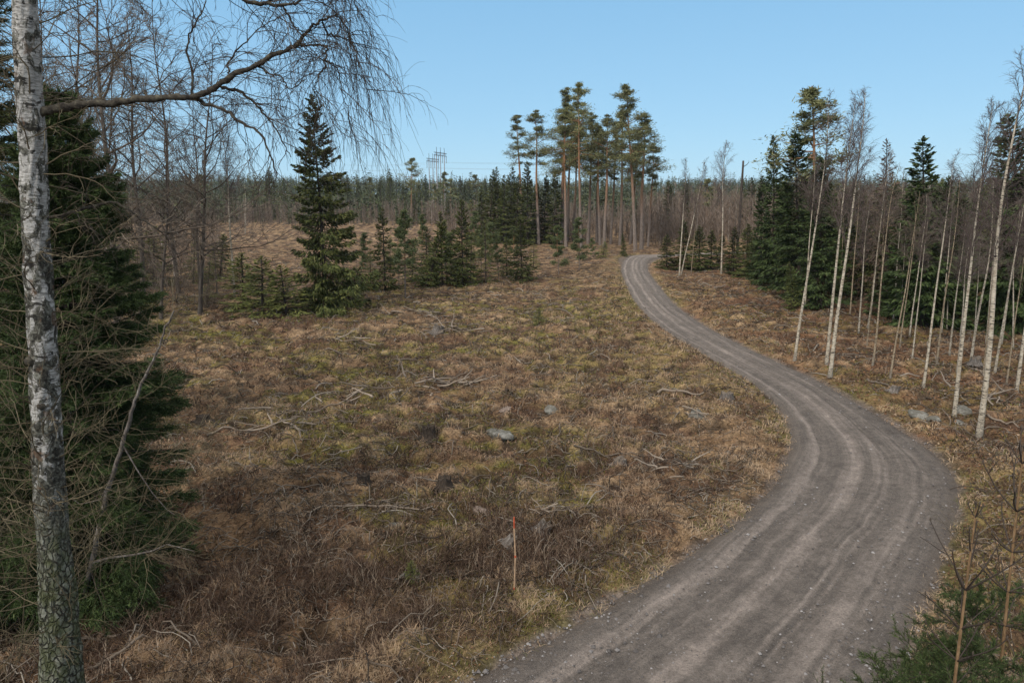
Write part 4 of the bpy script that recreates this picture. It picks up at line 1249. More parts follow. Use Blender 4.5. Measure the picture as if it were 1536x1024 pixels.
# ------------------------------------------------------------------ distant woods
def far_woods():
    rng = np.random.default_rng(300)
    mb = MB(); n = 12500
    Y = np.where(np.arange(n) < 3200, rng.uniform(330, 620, n), rng.uniform(560, 830, n)); Y = np.where(rng.random(n) < .12, rng.uniform(215, 330, n), Y); X = rng.uniform(-1.05, 1.1, n) * Y
    Hh = rng.uniform(8, 16, n) * np.where(rng.random(n) < .10, 1.3, 1) * (.8 + .5 * fbm(X / 40, Y / 60, 2, 301)) * np.where(Y < 331, .75, 1)
    z = ground_h(X, Y)
    b = np.stack([X, Y, z], -1)
    mb.tubes(np.stack([b, b + np.array([0, 0, 1.]) * Hh[:, None]], 1), np.stack([np.full(n, .16), np.full(n, .04)], 1), 3, .2)
    m = 26
    f = (np.arange(m)[None] + rng.random((n, m))) / m
    kind = rng.random(n) < .3
    f = np.where(kind[:, None], .45 + .55 * f, .08 + .92 * f)
    wid = np.where(kind[:, None], np.sin(np.clip((f - .42) / .58, 0, 1) * PI) * .9 + .25, 1.05 - f) * (Hh * .17)[:, None]
    a = rng.uniform(0, 6.28, (n, m))
    d = norm(np.stack([np.cos(a), np.sin(a), rng.uniform(-.5, .25, (n, m))], -1)).reshape(-1, 3)
    p = (b[:, None] + np.stack([0 * f, 0 * f, f * Hh[:, None]], -1)).reshape(-1, 3)
    sd = norm(np.cross(d, np.array([0, 0, 1.]) + rng.normal(size=(n * m, 3)) * .4))
    mb.diamonds(p, d, sd, wid.ravel() * rng.uniform(.7, 1.2, n * m), .9 * rng.uniform(.6, 1.2, n * m), np.repeat(rng.random(n), m) * .6 + rng.random(n * m) * .4, .15)
    tag(link("distant_forest", mb.mesh("distant_forest", M_FAR)), "far dark conifer forest along the horizon ridge", "forest", kind="stuff")

    mb = MB()
    Xs, Ys, Hs = [], [], []
    def zone(n, x0, x1, y0, y1, h0, h1):
        Yv = rng.uniform(y0, y1, n); Xv = rng.uniform(x0, x1, n) * Yv
        ok = road_d(Xv, Yv) > 3
        Xs.append(Xv[ok]); Ys.append(Yv[ok]); Hs.append(rng.uniform(h0, h1, n)[ok])
    zone(1700, -.85, .25, 205, 300, 3.5, 7.5)
    zone(150, -.66, -.42, 58, 115, 3, 5.5)
    zone(420, .18, .62, 116, 160, 4, 9)
    zone(800, .18, .62, 140, 270, 7, 11)
    zone(500, -.1, .3, 125, 170, 2, 5)
    zone(260, .42, 1.0, 100, 220, 8, 12)
    X = np.concatenate(Xs); Y = np.concatenate(Ys); Hh = np.concatenate(Hs); n = len(X)
    b = np.stack([X, Y, ground_h(X, Y)], -1)
    T = grow(b, np.stack([rng.normal(size=n) * .05, rng.normal(size=n) * .05, np.ones(n)], -1), Hh, 5, 0., .06, rng)
    pale = np.where(rng.random(n) < .10, .97, rng.random(n) * .6)
    mb.tubes(T, lin(5, rng.uniform(.02, .055, n), .01, n), 3, pale)
    p, d, t, par = kids(T, 60, .03, 1., .45, 1.25, rng)
    l = Hh[par] * .26 * (1.05 - .75 * t) * rng.uniform(.6, 1.2, len(par)) + .3
    d = norm(d + np.array([0, 0, .3]))
    mb.tris(p, d, norm(np.cross(d, rng.normal(size=(len(p), 3)))), l, np.clip(Y[par] / 150, .4, 1.) * .085, np.clip(rng.random(n)[par] * .7 + rng.random(len(p)) * .2, 0, .88))
    tag(link("birch_thicket", mb.mesh("birch_thicket", M_FARTW)), "brown leafless thicket of young birch along the far edge of the clearing", "thicket", kind="stuff")


far_woods()
far_pick = pine(170, 18, 2.6, M_PINE, cb=.55, nb=22, blade=.6, bw=.2, clump=14, sub=4)
for i, (bx, by, tx, ty) in enumerate([(690, 322, 690, 264), (702, 322, 704, 268), (716, 324, 712, 262), (676, 322, 676, 270), (640, 322, 638, 262), (404, 330, 404, 250), (585, 322, 586, 262), (664, 324, 667, 258),
                                      (727, 326, 728, 268), (746, 330, 745, 250), (698, 326, 697, 276), (684, 330, 683, 282), (655, 326, 652, 276), (628, 328, 628, 270), (606, 326, 604, 276), (572, 324, 570, 270), (556, 324, 555, 266), (538, 326, 537, 272),
                                      (522, 324, 521, 262), (426, 326, 425, 268), (384, 328, 385, 272), (300, 332, 302, 262), (340, 330, 341, 268), (1004, 352, 1003, 270), (1028, 350, 1029, 274), (1060, 352, 1062, 268), (1078, 350, 1078, 276), (1112, 352, 1115, 272),
                                      (1128, 350, 1127, 266), (736, 336, 735, 290), (708, 340, 707, 300), (672, 338, 671, 296), (620, 336, 622, 292)]):
    place([sp_t[0], far_pick, sp_t[1]][(i * 7 // 3) % 3], "conifer_tree", (bx, by), (tx, ty), "one of the mid-distance conifers along the far edge of the clearing", "tree", "conifers at the far edge of the clearing", wide=1.15)

# ------------------------------------------------------------------ power line
M_POLE = plain_mat("weathered_pole", (.22, .19, .18), .8)
M_STEEL = plain_mat("dark_steel", (.06, .055, .06), .5)
M_INS = plain_mat("insulator_glass", (.16, .12, .10), .3)
M_WIRE = plain_mat("wire", (.20, .22, .25), .6)


def pylon(bx, topy, Y, label, yaw):
    p = at_y(bx, topy, Y); gz = float(ground_h(p[0], Y)); H = p[2] - gz
    t = thing("power_pylon", (p[0], Y, gz - .2), label, "pylon", None, Quaternion((0, 0, 1), yaw))
    hits = []
    for k, x in enumerate((-4.6, 0, 4.6)):
        m = MB(); m.tubes(np.array([[x, 0, 0], [x, 0, H * .5], [x, 0, H]]), np.array([.28, .24, .2]), 7, cap=True)
        link("leg", m.mesh("pylon_leg", M_POLE, True), t)
        m = MB(); m.tubes(np.array([[x, 0, H], [x + .2, 0, H + 1.6], [x, 0, H + 3.0]]), np.array([.18, .12, .12]), 5, cap=True)
        link("peak", m.mesh("pylon_peak", M_STEEL), t)
    m = MB()
    for dz in (0, -1.5): m.tubes(np.array([[-7.4, 0, H + dz], [0, 0, H + dz], [7.4, 0, H + dz]]), .18, 5, cap=True)
    for x in np.arange(-7, 7, 1.4): m.tubes(np.array([[x, 0, H - 1.5], [x + .7, 0, H - .75], [x + 1.4, 0, H]]), .10, 4)
    link("crossarm", m.mesh("pylon_crossarm", M_STEEL), t)
    for x in (-7, -2.3, 2.3, 7):
        m = MB()
        for s in range(7): m.tubes(np.array([[x, 0, H - 1.6 - s * .55], [x, 0, H - 1.8 - s * .55], [x, 0, H - 2.1 - s * .55]]), np.array([.08, .26, .08]), 6)
        link("insulator", m.mesh("pylon_insulator", M_INS), t)
        c, s_ = math.cos(yaw), math.sin(yaw)
        hits.append(np.array([p[0] + c * x, Y + s_ * x, gz + H - 5.4]))
    return hits


hA = pylon(649, 238, 420, "farther lower power pylon, left one of the two on the horizon", 1.18)
hB = pylon(660.5, 229, 400, "taller power pylon, right one of the two on the horizon", 1.18)
ldir = np.array([math.cos(1.18 - PI / 2), math.sin(1.18 - PI / 2), 0])
for hs, who in ((hA, "farther lower"), (hB, "taller")):
    for i in (0, 1, 3):
        m = MB()
        for sg, span, dz in ((1, 95, -1.5), (-1, 62, -.5)):
            q = np.linspace(0, 1, 30)[:, None]
            P = hs[i][None] + ldir[None] * sg * span * q + np.array([0, 0, 1.])[None] * (dz * q - 4 * .8 * q * (1 - q))
            m.tubes(P, .022, 3)
        tag(link("power_cable", m.mesh("power_cable", M_WIRE)), f"thin overhead cable carried by the {who} pylon", "cable", f"overhead cables of the {who} pylon")

# ------------------------------------------------------------------ marker stake
def stake():
    b = gp(771, 890); tp = at_y(771.5, 775, b[1])
    H = tp[2] - b[2]
    t = thing("marker_stake", b, "thin wooden marker stake with a red painted tip among the brown heath", "stake")
    M_W = plain_mat("stake_wood", (.36, .24, .15)); M_R = plain_mat("red_marker_paint", (.36, .075, .035), .8)
    m = MB(); m.tubes(np.array([[0, 0, -.1], [.025, 0, H * .5], [0, 0, H * .88]]), .016, 6, cap=True); link("shaft", m.mesh("stake_shaft", M_W), t)
    m = MB(); m.tubes(np.array([[.004, 0, H * .86], [0, 0, H * .97], [0, 0, H]]), np.array([.018, .018, .013]), 6, cap=True); link("tip", m.mesh("stake_tip", M_R), t)
    for z in (.48, .06):
        m = MB(); m.tubes(np.array([[.05 * z, 0, H * z], [.05 * z, 0, H * z + .04]]), .020, 6, cap=True); link("band", m.mesh("stake_band", M_R), t)


stake()

# ------------------------------------------------------------------ stumps, rocks, brush
M_CUT = bark_mat("sawn_wood", (.07, .055, .042), (.14, .115, .092), (.24, .21, .18), (22, 22, 22), .8)


def stump(px, py, r, hgt, label, seed, tilt=0., mat=None):
    rng = np.random.default_rng(seed)
    b = gp(px, py)
    t = thing("tree_stump", b - np.array([0, 0, .04]), label, "stump", None, Quaternion((0, 1, 0), tilt))
    S, K = 22, 8
    an = np.arange(S) / S * 2 * PI
    lob = 1 + .05 * np.sin(an * 3 + rng.uniform(0, 6)) + .05 * rng.normal(size=S)
    zz = np.linspace(0, 1, K)
    rr = r * (1 + .75 * (1 - zz) ** 3)
    jag = rng.uniform(-.30, .22, S) * hgt
    v = np.stack([np.outer(rr, np.cos(an) * lob), np.outer(rr, np.sin(an) * lob), np.outer(zz * hgt, np.ones(S)) + np.outer(zz ** 4, jag)], -1)
    idx = np.arange(S * K).reshape(K, S); nx = np.roll(idx, -1, 1)
    m = MB(); m.add(v, np.stack([idx[:-1], nx[:-1], nx[1:], idx[1:]], -1).reshape(-1, 4)); link("bark", m.mesh("stump_bark", mat or M_STUMP, True), t)
    top = v[-1] * np.array([.97, .97, 1]); c = top.mean(0)
    m = MB(); m.add(np.concatenate([top, c[None]]), None, [[i, (i + 1) % S, S] for i in range(S)]); link("cut_face", m.mesh("stump_top", M_CUT if mat else M_STUMP), t)
    for k in range(4):
        a = rng.uniform(0, 6.28)
        P = np.array([[math.cos(a) * r * .9, math.sin(a) * r * .9, .12 * hgt + .05], [math.cos(a) * r * 1.6, math.sin(a) * r * 1.6, .06], [math.cos(a + .2) * r * 2.5, math.sin(a + .2) * r * 2.5, -.02]])
        m = MB(); m.tubes(P, np.array([r * .28, r * .17, r * .06]), 6); link("root", m.mesh("stump_root", mat or M_STUMP, True), t)


stump(643, 657, .20, .42, "dark broken stump standing in the middle of the clearing", 1)
stump(1090, 600, .22, .32, "grey sawn stump in tan grass near the road's inner bend", 2, mat=M_DEADWOOD)
stump(545, 728, .17, .34, "low rotten stump with splayed roots left of the marker stake", 3)
stump(812, 798, .16, .30, "pale weathered stump with splintered top, right of the marker stake", 4, .5, M_DEADWOOD)
stump(760, 820, .10, .26, "small pale leaning stump just left of the marker stake", 5, .6, M_DEADWOOD)
stump(656, 500, .30, .5, "pale sawn stump end beside the distant brush pile", 6, .25, M_DEADWOOD)
stump(930, 695, .20, .25, "low grey stump on the mound toward the road", 7, mat=M_DEADWOOD)
stump(1340, 588, .15, .3, "small grey stump among the leaf litter under the birches", 8, .3, M_DEADWOOD)
stump(1463, 548, .2, .35, "grey stump behind the biggest white birch", 9, mat=M_DEADWOOD)
stump(667, 730, .18, .32, "dark mossy stump right of the low rotten one", 10)
stump(305, 632, .22, .25, "dark low stump by the right edge of the big spruce", 13)


def rock(px, py, sx, sy, sz, label, seed, mat, sink=.35):
    import bmesh
    bm = bmesh.new(); bmesh.ops.create_icosphere(bm, subdivisions=4, radius=1)
    me = bpy.data.meshes.new("rock"); bm.to_mesh(me); bm.free()
    v = np.empty(len(me.vertices) * 3); me.vertices.foreach_get("co", v); v = v.reshape(-1, 3)
    n = (fbm(v[:, 0] * 1.3 + seed, v[:, 1] * 1.3 + v[:, 2] * 1.7, 4, seed) - .5) * .9 + (fbm(v[:, 0] * 5 + seed, v[:, 1] * 5 - v[:, 2] * 4, 2, seed) - .5) * .18
    v = v * (1 + n)[:, None]
    for k in range(4):
        pl = norm(np.random.default_rng(seed * 9 + k).normal(size=3)); dd = v @ pl
        v = v - np.maximum(dd - .72, 0)[:, None] * pl * .8
    v = v * np.array([sx, sy, sz])
    me.vertices.foreach_set("co", v.ravel()); me.update()
    me.polygons.foreach_set("use_smooth", np.ones(len(me.polygons), bool))
    me.materials.append(mat)
    b = gp(px, py)
    o = link("rock", me); o.location = (b[0], b[1], b[2] - sz * .22); o.rotation_euler = (0, 0, seed * 1.3)
    tag(o, label, "rock")


rock(757, 616, .34, .24, .16, "flat pinkish rock left of the grey one in the clearing", 1, M_ROCKP)
rock(829, 617, .26, .22, .24, "upright grey rock in the mossy part of the clearing", 2, M_ROCK)
rock(748, 656, .50, .36, .20, "broad low grey boulder right of the dark broken stump", 14, M_ROCK)
rock(1380, 622, .42, .30, .18, "pale lichen-white rock left of the second biggest birch", 4, M_ROCK)
rock(1400, 628, .22, .18, .14, "small pale rock between the two lichen-white rocks", 5, M_ROCK)
rock(1443, 614, .42, .28, .20, "pale lichen-white rock right behind the second biggest birch", 6, M_ROCK)
rock(1436, 634, .28, .22, .15, "grey rock at the foot of the second biggest birch", 7, M_ROCK)
rock(592, 790, .34, .22, .15, "white-flecked low rock in the heath left of the marker stake", 8, M_ROCK)
rock(724, 768, .30, .24, .18, "reddish rounded rock above the marker stake", 9, M_ROCKP)
rock(620, 862, .26, .2, .14, "mossy low rock left of the marker stake", 10, M_ROCK)
rock(1044, 620, .45, .3, .16, "low grey rock near the road's inner bend", 11, M_ROCK)


def stick_mesh(seed, ln, r, forks=2):
    rng = np.random.default_rng(seed)
    m = MB()
    A = grow(np.zeros((1, 3)), np.array([[1., 0, .05]]), ln, 9, 0., .36, rng)
    A[..., 2] *= .5
    m.tubes(A, lin(9, r, r * .35), 6, rng.random(), True)
    if forks:
        p, d, _, _ = kids(A, forks, .3, .9, .4, .8, rng)
        B = grow(p, d * np.array([1, 1, .4]), ln * rng.uniform(.2, .4, forks), 5, .05, .2, rng)
        m.tubes(B, lin(5, np.full(forks, r * .45), r * .2, forks), 4, .5)
    return m.mesh("stick", M_BRUSH, True)


STICKS = [stick_mesh(400 + i, (.8, 1.1, .6, 1.5, .7, 1.0)[i], (.03, .028, .022, .035, .03, .04)[i], (1, 2, 1, 3, 0, 2)[i]) for i in range(6)]


def brush_pile(px, py, n, w, label, seed, sc=1.):
    rng = np.random.default_rng(seed)
    b = gp(px, py)
    t = thing("brush_pile", b, label, "brush pile")
    for k in range(n):
        o = link("stick", STICKS[rng.integers(6)], t)
        x, y = rng.normal() * w * .45, rng.normal() * w * .22
        o.location = (x - .6, y, .05 + rng.random() * .32 * math.exp(-(x / w) ** 2) + float(ground_h(b[0] + x, b[1] + y)) - b[2])
        o.rotation_euler = (rng.uniform(0, 6), rng.normal() * .16, rng.normal() * .7 + (PI if rng.random() < .5 else 0))
        o.scale = (sc, sc, sc)


brush_pile(640, 474, 22, 2.4, "grey brush pile below the young spruces, farthest of the piles", 1, 1.2)
brush_pile(684, 498, 20, 2.4, "brush pile next to the pale sawn stump end", 2, 1.1)
brush_pile(548, 524, 16, 2.0, "heap of brown slash with a pale end, left in the clearing", 3)
brush_pile(884, 766, 22, 1.0, "small heap of grey bleached sticks in the heath by the road", 4, .45)
brush_pile(1048, 706, 20, 1.4, "low row of grey sticks near the road's inner edge", 5, .7)
brush_pile(1062, 625, 14, 1.3, "grey slash heap close to the sawn grey stump", 6, .7)
brush_pile(700, 585, 18, 2.4, "wide tangle of pale bent branches in the middle of the clearing", 7, 1.2)
brush_pile(610, 600, 16, 2.2, "tangle of pale branches above the dark broken stump", 8, 1.1)
brush_pile(460, 640, 14, 2.2, "tangle of grey branches on the left of the clearing", 9, 1.1)
brush_pile(1480, 600, 16, 2.0, "tangle of fallen grey branches between the biggest birches", 10, 1.)

LOGS = [((470, 768), (648, 764), .03, "long thin grey pole lying straight across the heath"),
        ((988, 588), (1056, 592), .06, "straight fallen pole in the tan grass inside the road bend"),
        ((1300, 570), (1338, 582), .05, "pale fallen branch under the thin birches"),
        ((1436, 636), (1500, 644), .04, "thin fallen pole lying against the biggest white birch"),
        ((1480, 625), (1536, 645), .04, "long pale fallen branch right of the biggest birch"),
        ((1450, 560), (1480, 572), .05, "pale fallen limb behind the two big birches"),
        ((860, 672), (965, 690), .03, "thin crooked branch lying toward the low grey stump"),
        ((430, 620), (520, 612), .04, "long grey branch lying flat on the left of the clearing"),
        ((310, 655), (400, 640), .035, "dark thin branch reaching out from under the big spruce"),
        ((130, 1010), (260, 950), .035, "dead branch on the ground at the foot of the old birch"),
        ((122, 960), (210, 950), .03, "pale stick lying right of the old birch foot")]
for i, (a, b, r, lab) in enumerate(LOGS):
    A, B = gp(*a), gp(*b)
    rng = np.random.default_rng(500 + i)
    q = np.linspace(0, 1, 12)[:, None]
    P = A + (B - A) * q; P[:, 2] = ground_h(P[:, 0], P[:, 1]) + .07; P += rng.normal(size=P.shape) * .02
    P = P - A
    m = MB(); m.tubes(P, lin(12, r, r * .5), 7, .6, True)
    p, d, _, _ = kids(P[None], 5, .2, .95, .4, 1., rng)
    Bq = grow(p, d * np.array([1, 1, .5]), np.linalg.norm(B - A) * rng.uniform(.08, .25, 5), 6, .05, .25, rng)
    m.tubes(Bq, lin(6, np.full(5, r * .35), r * .15, 5), 4, .5)
    t = tag(link("fallen_branch", m.mesh("fallen_branch", M_BRUSH, True)), lab, "branch"); t.location = A

# ------------------------------------------------------------------ ground cover
def spots(n, r0, r1, rng, p=1.0, a=47):
    u = rng.random(n) ** p
    r = r0 * (r1 / r0) ** u
    an = np.radians(rng.uniform(-a, a, n))
    return r * np.sin(an), r * np.cos(an), r


def blades(mb, x, y, z, hgt, wid, lean, rng, a, two=True):
    n = len(x)
    p = np.stack([x, y, z], -1)
    az = rng.uniform(0, 2 * PI, n)
    out = np.stack([np.cos(az), np.sin(az), np.zeros(n)], -1)
    sd = np.stack([-np.sin(az), np.cos(az), np.zeros(n)], -1)
    d0 = norm(out * lean[:, None] + np.array([0, 0, 1.]))
    if two:
        m = p + d0 * (hgt * .55)[:, None]
        d1 = norm(d0 + out * (lean * 1.1)[:, None] - np.array([0, 0, .45]))
        tp = m + d1 * (hgt * .5)[:, None]
        w = (wid * .5)[:, None]
        v = np.stack([p - sd * w, p + sd * w, m - sd * w * .8, m + sd * w * .8, tp], 1)
        i = np.arange(n)[:, None] * 5
        mb.add(v.reshape(-1, 3), i + np.array([[0, 1, 3, 2]]), i + np.array([[2, 3, 4]]), np.repeat(a, 5))
    else:
        mb.tris(p, d0, sd, hgt, wid, a)


def ground_cover():
    rng = np.random.default_rng(900)
    # withered grass
    mb, mg, mh = MB(), MB(), MB()
    x, y, r = spots(125000, 8.5, 120, rng, .85)
    d, right, heath, verge, tan, moss, n1, n2, n3 = zones(x, y)
    ts, ho = sst(.47, .62, tuss(x, y)), sst(.48, .60, hollow(x, y))
    pr = np.clip((.035 + .85 * verge * (.35 + n2) + .40 * tan + .55 * ts - .38 * moss - .40 * right) * (1 - .85 * ho), .01, 1)
    ok = (d > -.12 + (n3 - .5) * .5) & (rng.random(len(x)) < pr * np.where(d < .25, .5, 1))
    x, y, r, verge, moss, tan, ts = x[ok], y[ok], r[ok], verge[ok], moss[ok], tan[ok], ts[ok]
    nb = 9
    xx = np.repeat(x, nb) + rng.normal(size=len(x) * nb) * .05 * np.repeat(np.clip(r / 14, 1, 3), nb)
    yy = np.repeat(y, nb) + rng.normal(size=len(x) * nb) * .05 * np.repeat(np.clip(r / 14, 1, 3), nb)
    rr = np.repeat(r, nb)
    hg = rng.uniform(.05, .20, len(xx)) * np.repeat(.6 + .5 * rng.random(len(x)) + .6 * ts, nb)
    wd = .0085 * np.clip(rr / 11, 1, 5)
    va = np.clip(np.repeat(rng.random(len(x)) * .45 + .34 * verge + .2 * ts, nb) + rng.random(len(xx)) * .3, 0, .93)
    green = np.repeat((verge > .25) & (fbm(x / 2.5, y / 2.5, 2, 91) > .58), nb) & (rng.random(len(xx)) < .25)
    va = np.where(green, 1., va)
    z = ground_h(xx, yy) - .01
    le = rng.uniform(.3, 2.6, len(xx))
    nr = rr < 26
    blades(mb, xx[nr], yy[nr], z[nr], hg[nr], wd[nr], le[nr], rng, va[nr])
    blades(mb, xx[~nr], yy[~nr], z[~nr], hg[~nr], wd[~nr], le[~nr], rng, va[~nr], False)
    tag(link("dry_grass", mb.mesh("dry_grass", M_GRASS)), "withered tan grass on the verges and over the clearing", "grass", kind="stuff")
    # mossy green tufts
    x, y, r = spots(80000, 8.5, 70, rng, .9)
    d, right, heath, verge, tan, moss, n1, n2, n3 = zones(x, y)
    ok = (d > .2) & (rng.random(len(x)) < moss * .8 + .02)
    x, y, r = x[ok], y[ok], r[ok]
    nb = 8
    xx = np.repeat(x, nb) + rng.normal(size=len(x) * nb) * .06; yy = np.repeat(y, nb) + rng.normal(size=len(x) * nb) * .06; rr = np.repeat(r, nb)
    blades(mg, xx, yy, ground_h(xx, yy) - .01, rng.uniform(.03, .12, len(xx)), .012 * np.clip(rr / 11, 1, 4), rng.uniform(.1, 1.2, len(xx)), rng, rng.random(len(xx)), False)
    tag(link("moss", mg.mesh("moss", M_MOSSG)), "low yellow-green moss and new grass in patches", "moss", kind="stuff")
    # heath: upright reddish brown stems
    x, y, r = spots(62000, 8., 75, rng, 1.1)
    d, right, heath, verge, tan, moss, n1, n2, n3 = zones(x, y)
    edge_w = right & (d > -.2) & (d < 2.5) & (y < 22)
    ok = (d > .25) & (rng.random(len(x)) < np.clip(heath * .95 + .40 * sst(.52, .60, fbm(x / 1.5 + 9, y / 1.0, 3, 57)) + .5 * edge_w, .03, 1))
    x, y, r, heath, right = x[ok], y[ok], r[ok], heath[ok], right[ok]
    n = len(x); k = 3
    hz = np.clip(heath + .35, 0, 1)
    P0 = np.stack([np.repeat(x, k) + rng.normal(size=n * k) * .06, np.repeat(y, k) + rng.normal(size=n * k) * .06, np.zeros(n * k)], -1)
    P0[:, 2] = ground_h(P0[:, 0], P0[:, 1]) - .02
    hh = rng.uniform(.16, .52, n * k) * (.4 + .6 * np.repeat(hz, k)) * np.where(np.repeat(right, k), .7, 1)
    A = grow(P0, np.stack([rng.normal(size=n * k) * .65, rng.normal(size=n * k) * .65, np.ones(n * k)], -1), hh, 4, 0., .42, rng)
    rad = .0062 * np.clip(np.repeat(r, k) / 12, 1, 3)
    va = rng.random(n * k)
    mh.tubes(A, lin(4, rad, rad * .4), 3, va)
    p2, d2, _, par = kids(A, 3, .3, .95, .4, .9, rng)
    mh.tris(p2, d2, norm(np.cross(d2, rng.normal(size=(len(p2), 3)))), hh[par] * rng.uniform(.25, .55, len(p2)), rad[par] * 1.6, va[par])
    tag(link("heath", mh.mesh("heath", M_HEATH)), "brown leafless heath and bilberry stems in the foreground", "undergrowth", kind="stuff")
    # twig litter and slash
    mt = MB()
    x, y, r = spots(120000, 8.5, 110, rng, .95)
    d, right, heath, verge, tan, moss, n1, n2, n3 = zones(x, y)
    ok = (d > .25) & (rng.random(len(x)) < .35 + .6 * sst(.45, .6, n2) - .25 * verge)
    x, y, r = x[ok], y[ok], r[ok]; n = len(x)
    ln = rng.uniform(.08, .36, n) * np.where(rng.random(n) < .07, 3.2, 1) * np.clip(r / 40, 1, 1.3)
    a = rng.uniform(0, 6.28, n)
    K = 6
    A = grow(np.stack([x, y, 0 * x], -1), np.stack([np.cos(a), np.sin(a), 0 * a], -1), ln, K, 0., .55, rng)
    arch = np.sin(np.linspace(0, PI, K))[None] * (rng.random(n) ** 2 * .22 * ln)[:, None] + np.linspace(0, 1, K)[None] * (rng.random(n) ** 3 * .25 * ln)[:, None]
    rad = rng.uniform(.005, .013, n) * np.clip(r / 22, 1, 2.4) * np.where(ln > .8, 1.7, 1)
    A[..., 2] = ground_h(A[..., 0], A[..., 1]) + .012 + rad[:, None] + arch
    mt.tubes(A, lin(K, rad, rad * .5), 4, rng.random(n))
    tag(link("brushwood", mt.mesh("brushwood", M_BRUSH, True)), "scattered grey twigs and logging slash all over the clearing", "brushwood", kind="stuff")
    # dead leaves, mostly under the birches on the right
    ml = MB()
    x, y, r = spots(100000, 8.5, 70, rng, .95)
    d, right, heath, verge, tan, moss, n1, n2, n3 = zones(x, y)
    ok = (d > .1) & (rng.random(len(x)) < np.where(right, .95, .25 + .35 * sst(.5, .6, n3)))
    x, y, r = x[ok], y[ok], r[ok]; n = len(x)
    p = np.stack([x, y, ground_h(x, y) + .015 + rng.random(n) * .02], -1)
    a = rng.uniform(0, 6.28, n)
    dd = norm(np.stack([np.cos(a), np.sin(a), rng.normal(size=n) * .5], -1))
    ml.diamonds(p, dd, norm(np.cross(dd, norm(rng.normal(size=(n, 3)) * .5 + np.array([0, 0, 1.])))), .05 * np.clip(r / 12, 1, 3), .03 * np.clip(r / 12, 1, 3), rng.random(n))
    tag(link("leaf_litter", ml.mesh("leaf_litter", M_LITTER)), "reddish brown dead leaves under the birches and in the clearing", "leaves", kind="stuff")
    # loose stones on the road
    ms = MB()
    x, y, r = spots(60000, 6.5, 60, rng, 1.2)
    d = road_d(x, y)
    ok = (d < .25) & (rng.random(len(x)) < .25 + .75 * np.exp(-np.abs(d) / .7))
    x, y, r, d = x[ok], y[ok], r[ok], d[ok]; n = len(x)
    sz = rng.gamma(2., .0065, n) + .006
    oct_ = np.array([[1, 0, 0], [0, 1, 0], [-1, 0, 0], [0, -1, 0], [0, 0, 1], [0, 0, -1]], float)
    v = oct_[None] * (sz[:, None] * rng.uniform(.6, 1.3, (n, 6)))[..., None] * np.array([1, 1, .7])
    a = rng.uniform(0, 6.28, n); c, s_ = np.cos(a)[:, None], np.sin(a)[:, None]
    v = np.stack([v[..., 0] * c - v[..., 1] * s_, v[..., 0] * s_ + v[..., 1] * c, v[..., 2]], -1)
    zr = h_low(x, y) + .02 + np.where(d < -.3, .015, -.03) + sz * .25
    v = v + np.stack([x, y, zr], -1)[:, None]
    f = np.array([[0, 1, 4], [1, 2, 4], [2, 3, 4], [3, 0, 4], [1, 0, 5], [2, 1, 5], [3, 2, 5], [0, 3, 5]])
    ms.add(v.reshape(-1, 3), None, (np.arange(n)[:, None, None] * 6 + f[None]).reshape(-1, 3), np.repeat(rng.random(n), 6))
    tag(link("gravel", ms.mesh("gravel", M_STONES)), "loose stones scattered on the gravel road", "gravel", kind="stuff")


ground_cover()

# ------------------------------------------------------------------ air
hb = MB(); hx, z0_, z1_ = 1750., -2.6, 46.
hb.add([[-hx, -hx, z0_], [hx, -hx, z0_], [hx, hx, z0_], [-hx, hx, z0_], [-hx, -hx, z1_], [hx, -hx, z1_], [hx, hx, z1_], [-hx, hx, z1_]],
       [[0, 3, 2, 1], [4, 5, 6, 7], [0, 1, 5, 4], [1, 2, 6, 5], [2, 3, 7, 6], [3, 0, 4, 7]])
hm = bpy.data.materials.new("haze_air"); hm.use_nodes = True; hm.node_tree.nodes.clear()
ho = hm.node_tree.nodes.new('ShaderNodeOutputMaterial'); hv = hm.node_tree.nodes.new('ShaderNodeVolumePrincipled')
hv.inputs['Color'].default_value = (.92, .95, 1, 1); hv.inputs['Density'].default_value = .00012; hv.inputs['Anisotropy'].default_value = .2
hm.node_tree.links.new(hv.outputs[0], ho.inputs['Volume'])
tag(link("haze", hb.mesh("haze", hm)), "thin pale haze in the air over the far woods", "haze", kind="stuff")

# ------------------------------------------------------------------ light
SUN_EL, SUN_AZ = math.radians(38), math.radians(215)   # behind the camera, a little to the left
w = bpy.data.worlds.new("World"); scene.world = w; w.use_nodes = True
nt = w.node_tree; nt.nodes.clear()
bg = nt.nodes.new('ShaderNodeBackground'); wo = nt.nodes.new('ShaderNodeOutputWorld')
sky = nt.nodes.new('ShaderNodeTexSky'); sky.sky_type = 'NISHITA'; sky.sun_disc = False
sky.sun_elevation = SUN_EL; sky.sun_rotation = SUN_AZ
sky.altitude = 0; sky.air_density = 1.0; sky.dust_density = .3; sky.ozone_density = 1.6
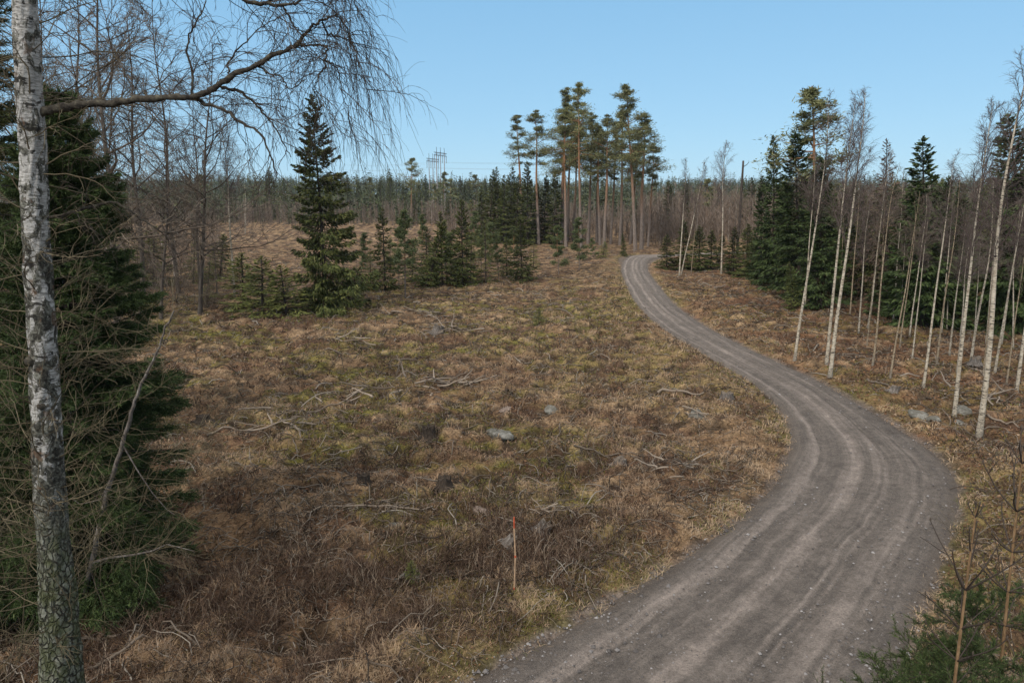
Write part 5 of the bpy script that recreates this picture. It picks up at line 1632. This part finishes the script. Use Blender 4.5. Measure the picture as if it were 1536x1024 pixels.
# clear pale blue low down; unseen upper sky whitened and brightened for soft fill light
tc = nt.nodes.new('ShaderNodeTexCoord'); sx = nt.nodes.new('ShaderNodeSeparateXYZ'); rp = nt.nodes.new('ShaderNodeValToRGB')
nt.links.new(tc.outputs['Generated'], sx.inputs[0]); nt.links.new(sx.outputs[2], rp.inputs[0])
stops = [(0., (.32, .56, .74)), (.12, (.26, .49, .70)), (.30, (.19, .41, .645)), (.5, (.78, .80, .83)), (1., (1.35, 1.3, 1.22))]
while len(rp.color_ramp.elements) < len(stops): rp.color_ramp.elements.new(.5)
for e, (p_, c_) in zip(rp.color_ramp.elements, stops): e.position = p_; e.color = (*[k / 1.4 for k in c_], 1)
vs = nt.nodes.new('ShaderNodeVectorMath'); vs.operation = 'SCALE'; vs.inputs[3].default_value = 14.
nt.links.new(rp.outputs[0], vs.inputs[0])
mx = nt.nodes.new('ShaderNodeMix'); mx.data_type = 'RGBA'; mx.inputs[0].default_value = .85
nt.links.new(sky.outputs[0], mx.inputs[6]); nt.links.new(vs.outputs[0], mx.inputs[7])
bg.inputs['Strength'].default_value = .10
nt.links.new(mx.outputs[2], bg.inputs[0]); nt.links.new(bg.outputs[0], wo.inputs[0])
sd = bpy.data.lights.new("sun", 'SUN'); sd.energy = 2.6; sd.angle = math.radians(22); sd.color = (1, .93, .84)
so = bpy.data.objects.new("sun", sd); COL.objects.link(so)
sdir = Vector((math.sin(SUN_AZ) * math.cos(SUN_EL), math.cos(SUN_AZ) * math.cos(SUN_EL), math.sin(SUN_EL)))
so.rotation_mode = 'QUATERNION'; so.rotation_quaternion = Vector((0, 0, 1)).rotation_difference(sdir)
so.location = (0, -20, 40)

scene.view_settings.view_transform = 'Standard'
scene.view_settings.look = 'None'
scene.view_settings.exposure = 0.38
scene.view_settings.gamma = 1.0
scene.cycles.max_bounces = 4
scene.cycles.diffuse_bounces = 2
scene.cycles.glossy_bounces = 1
scene.cycles.transmission_bounces = 0
scene.cycles.use_denoising = True
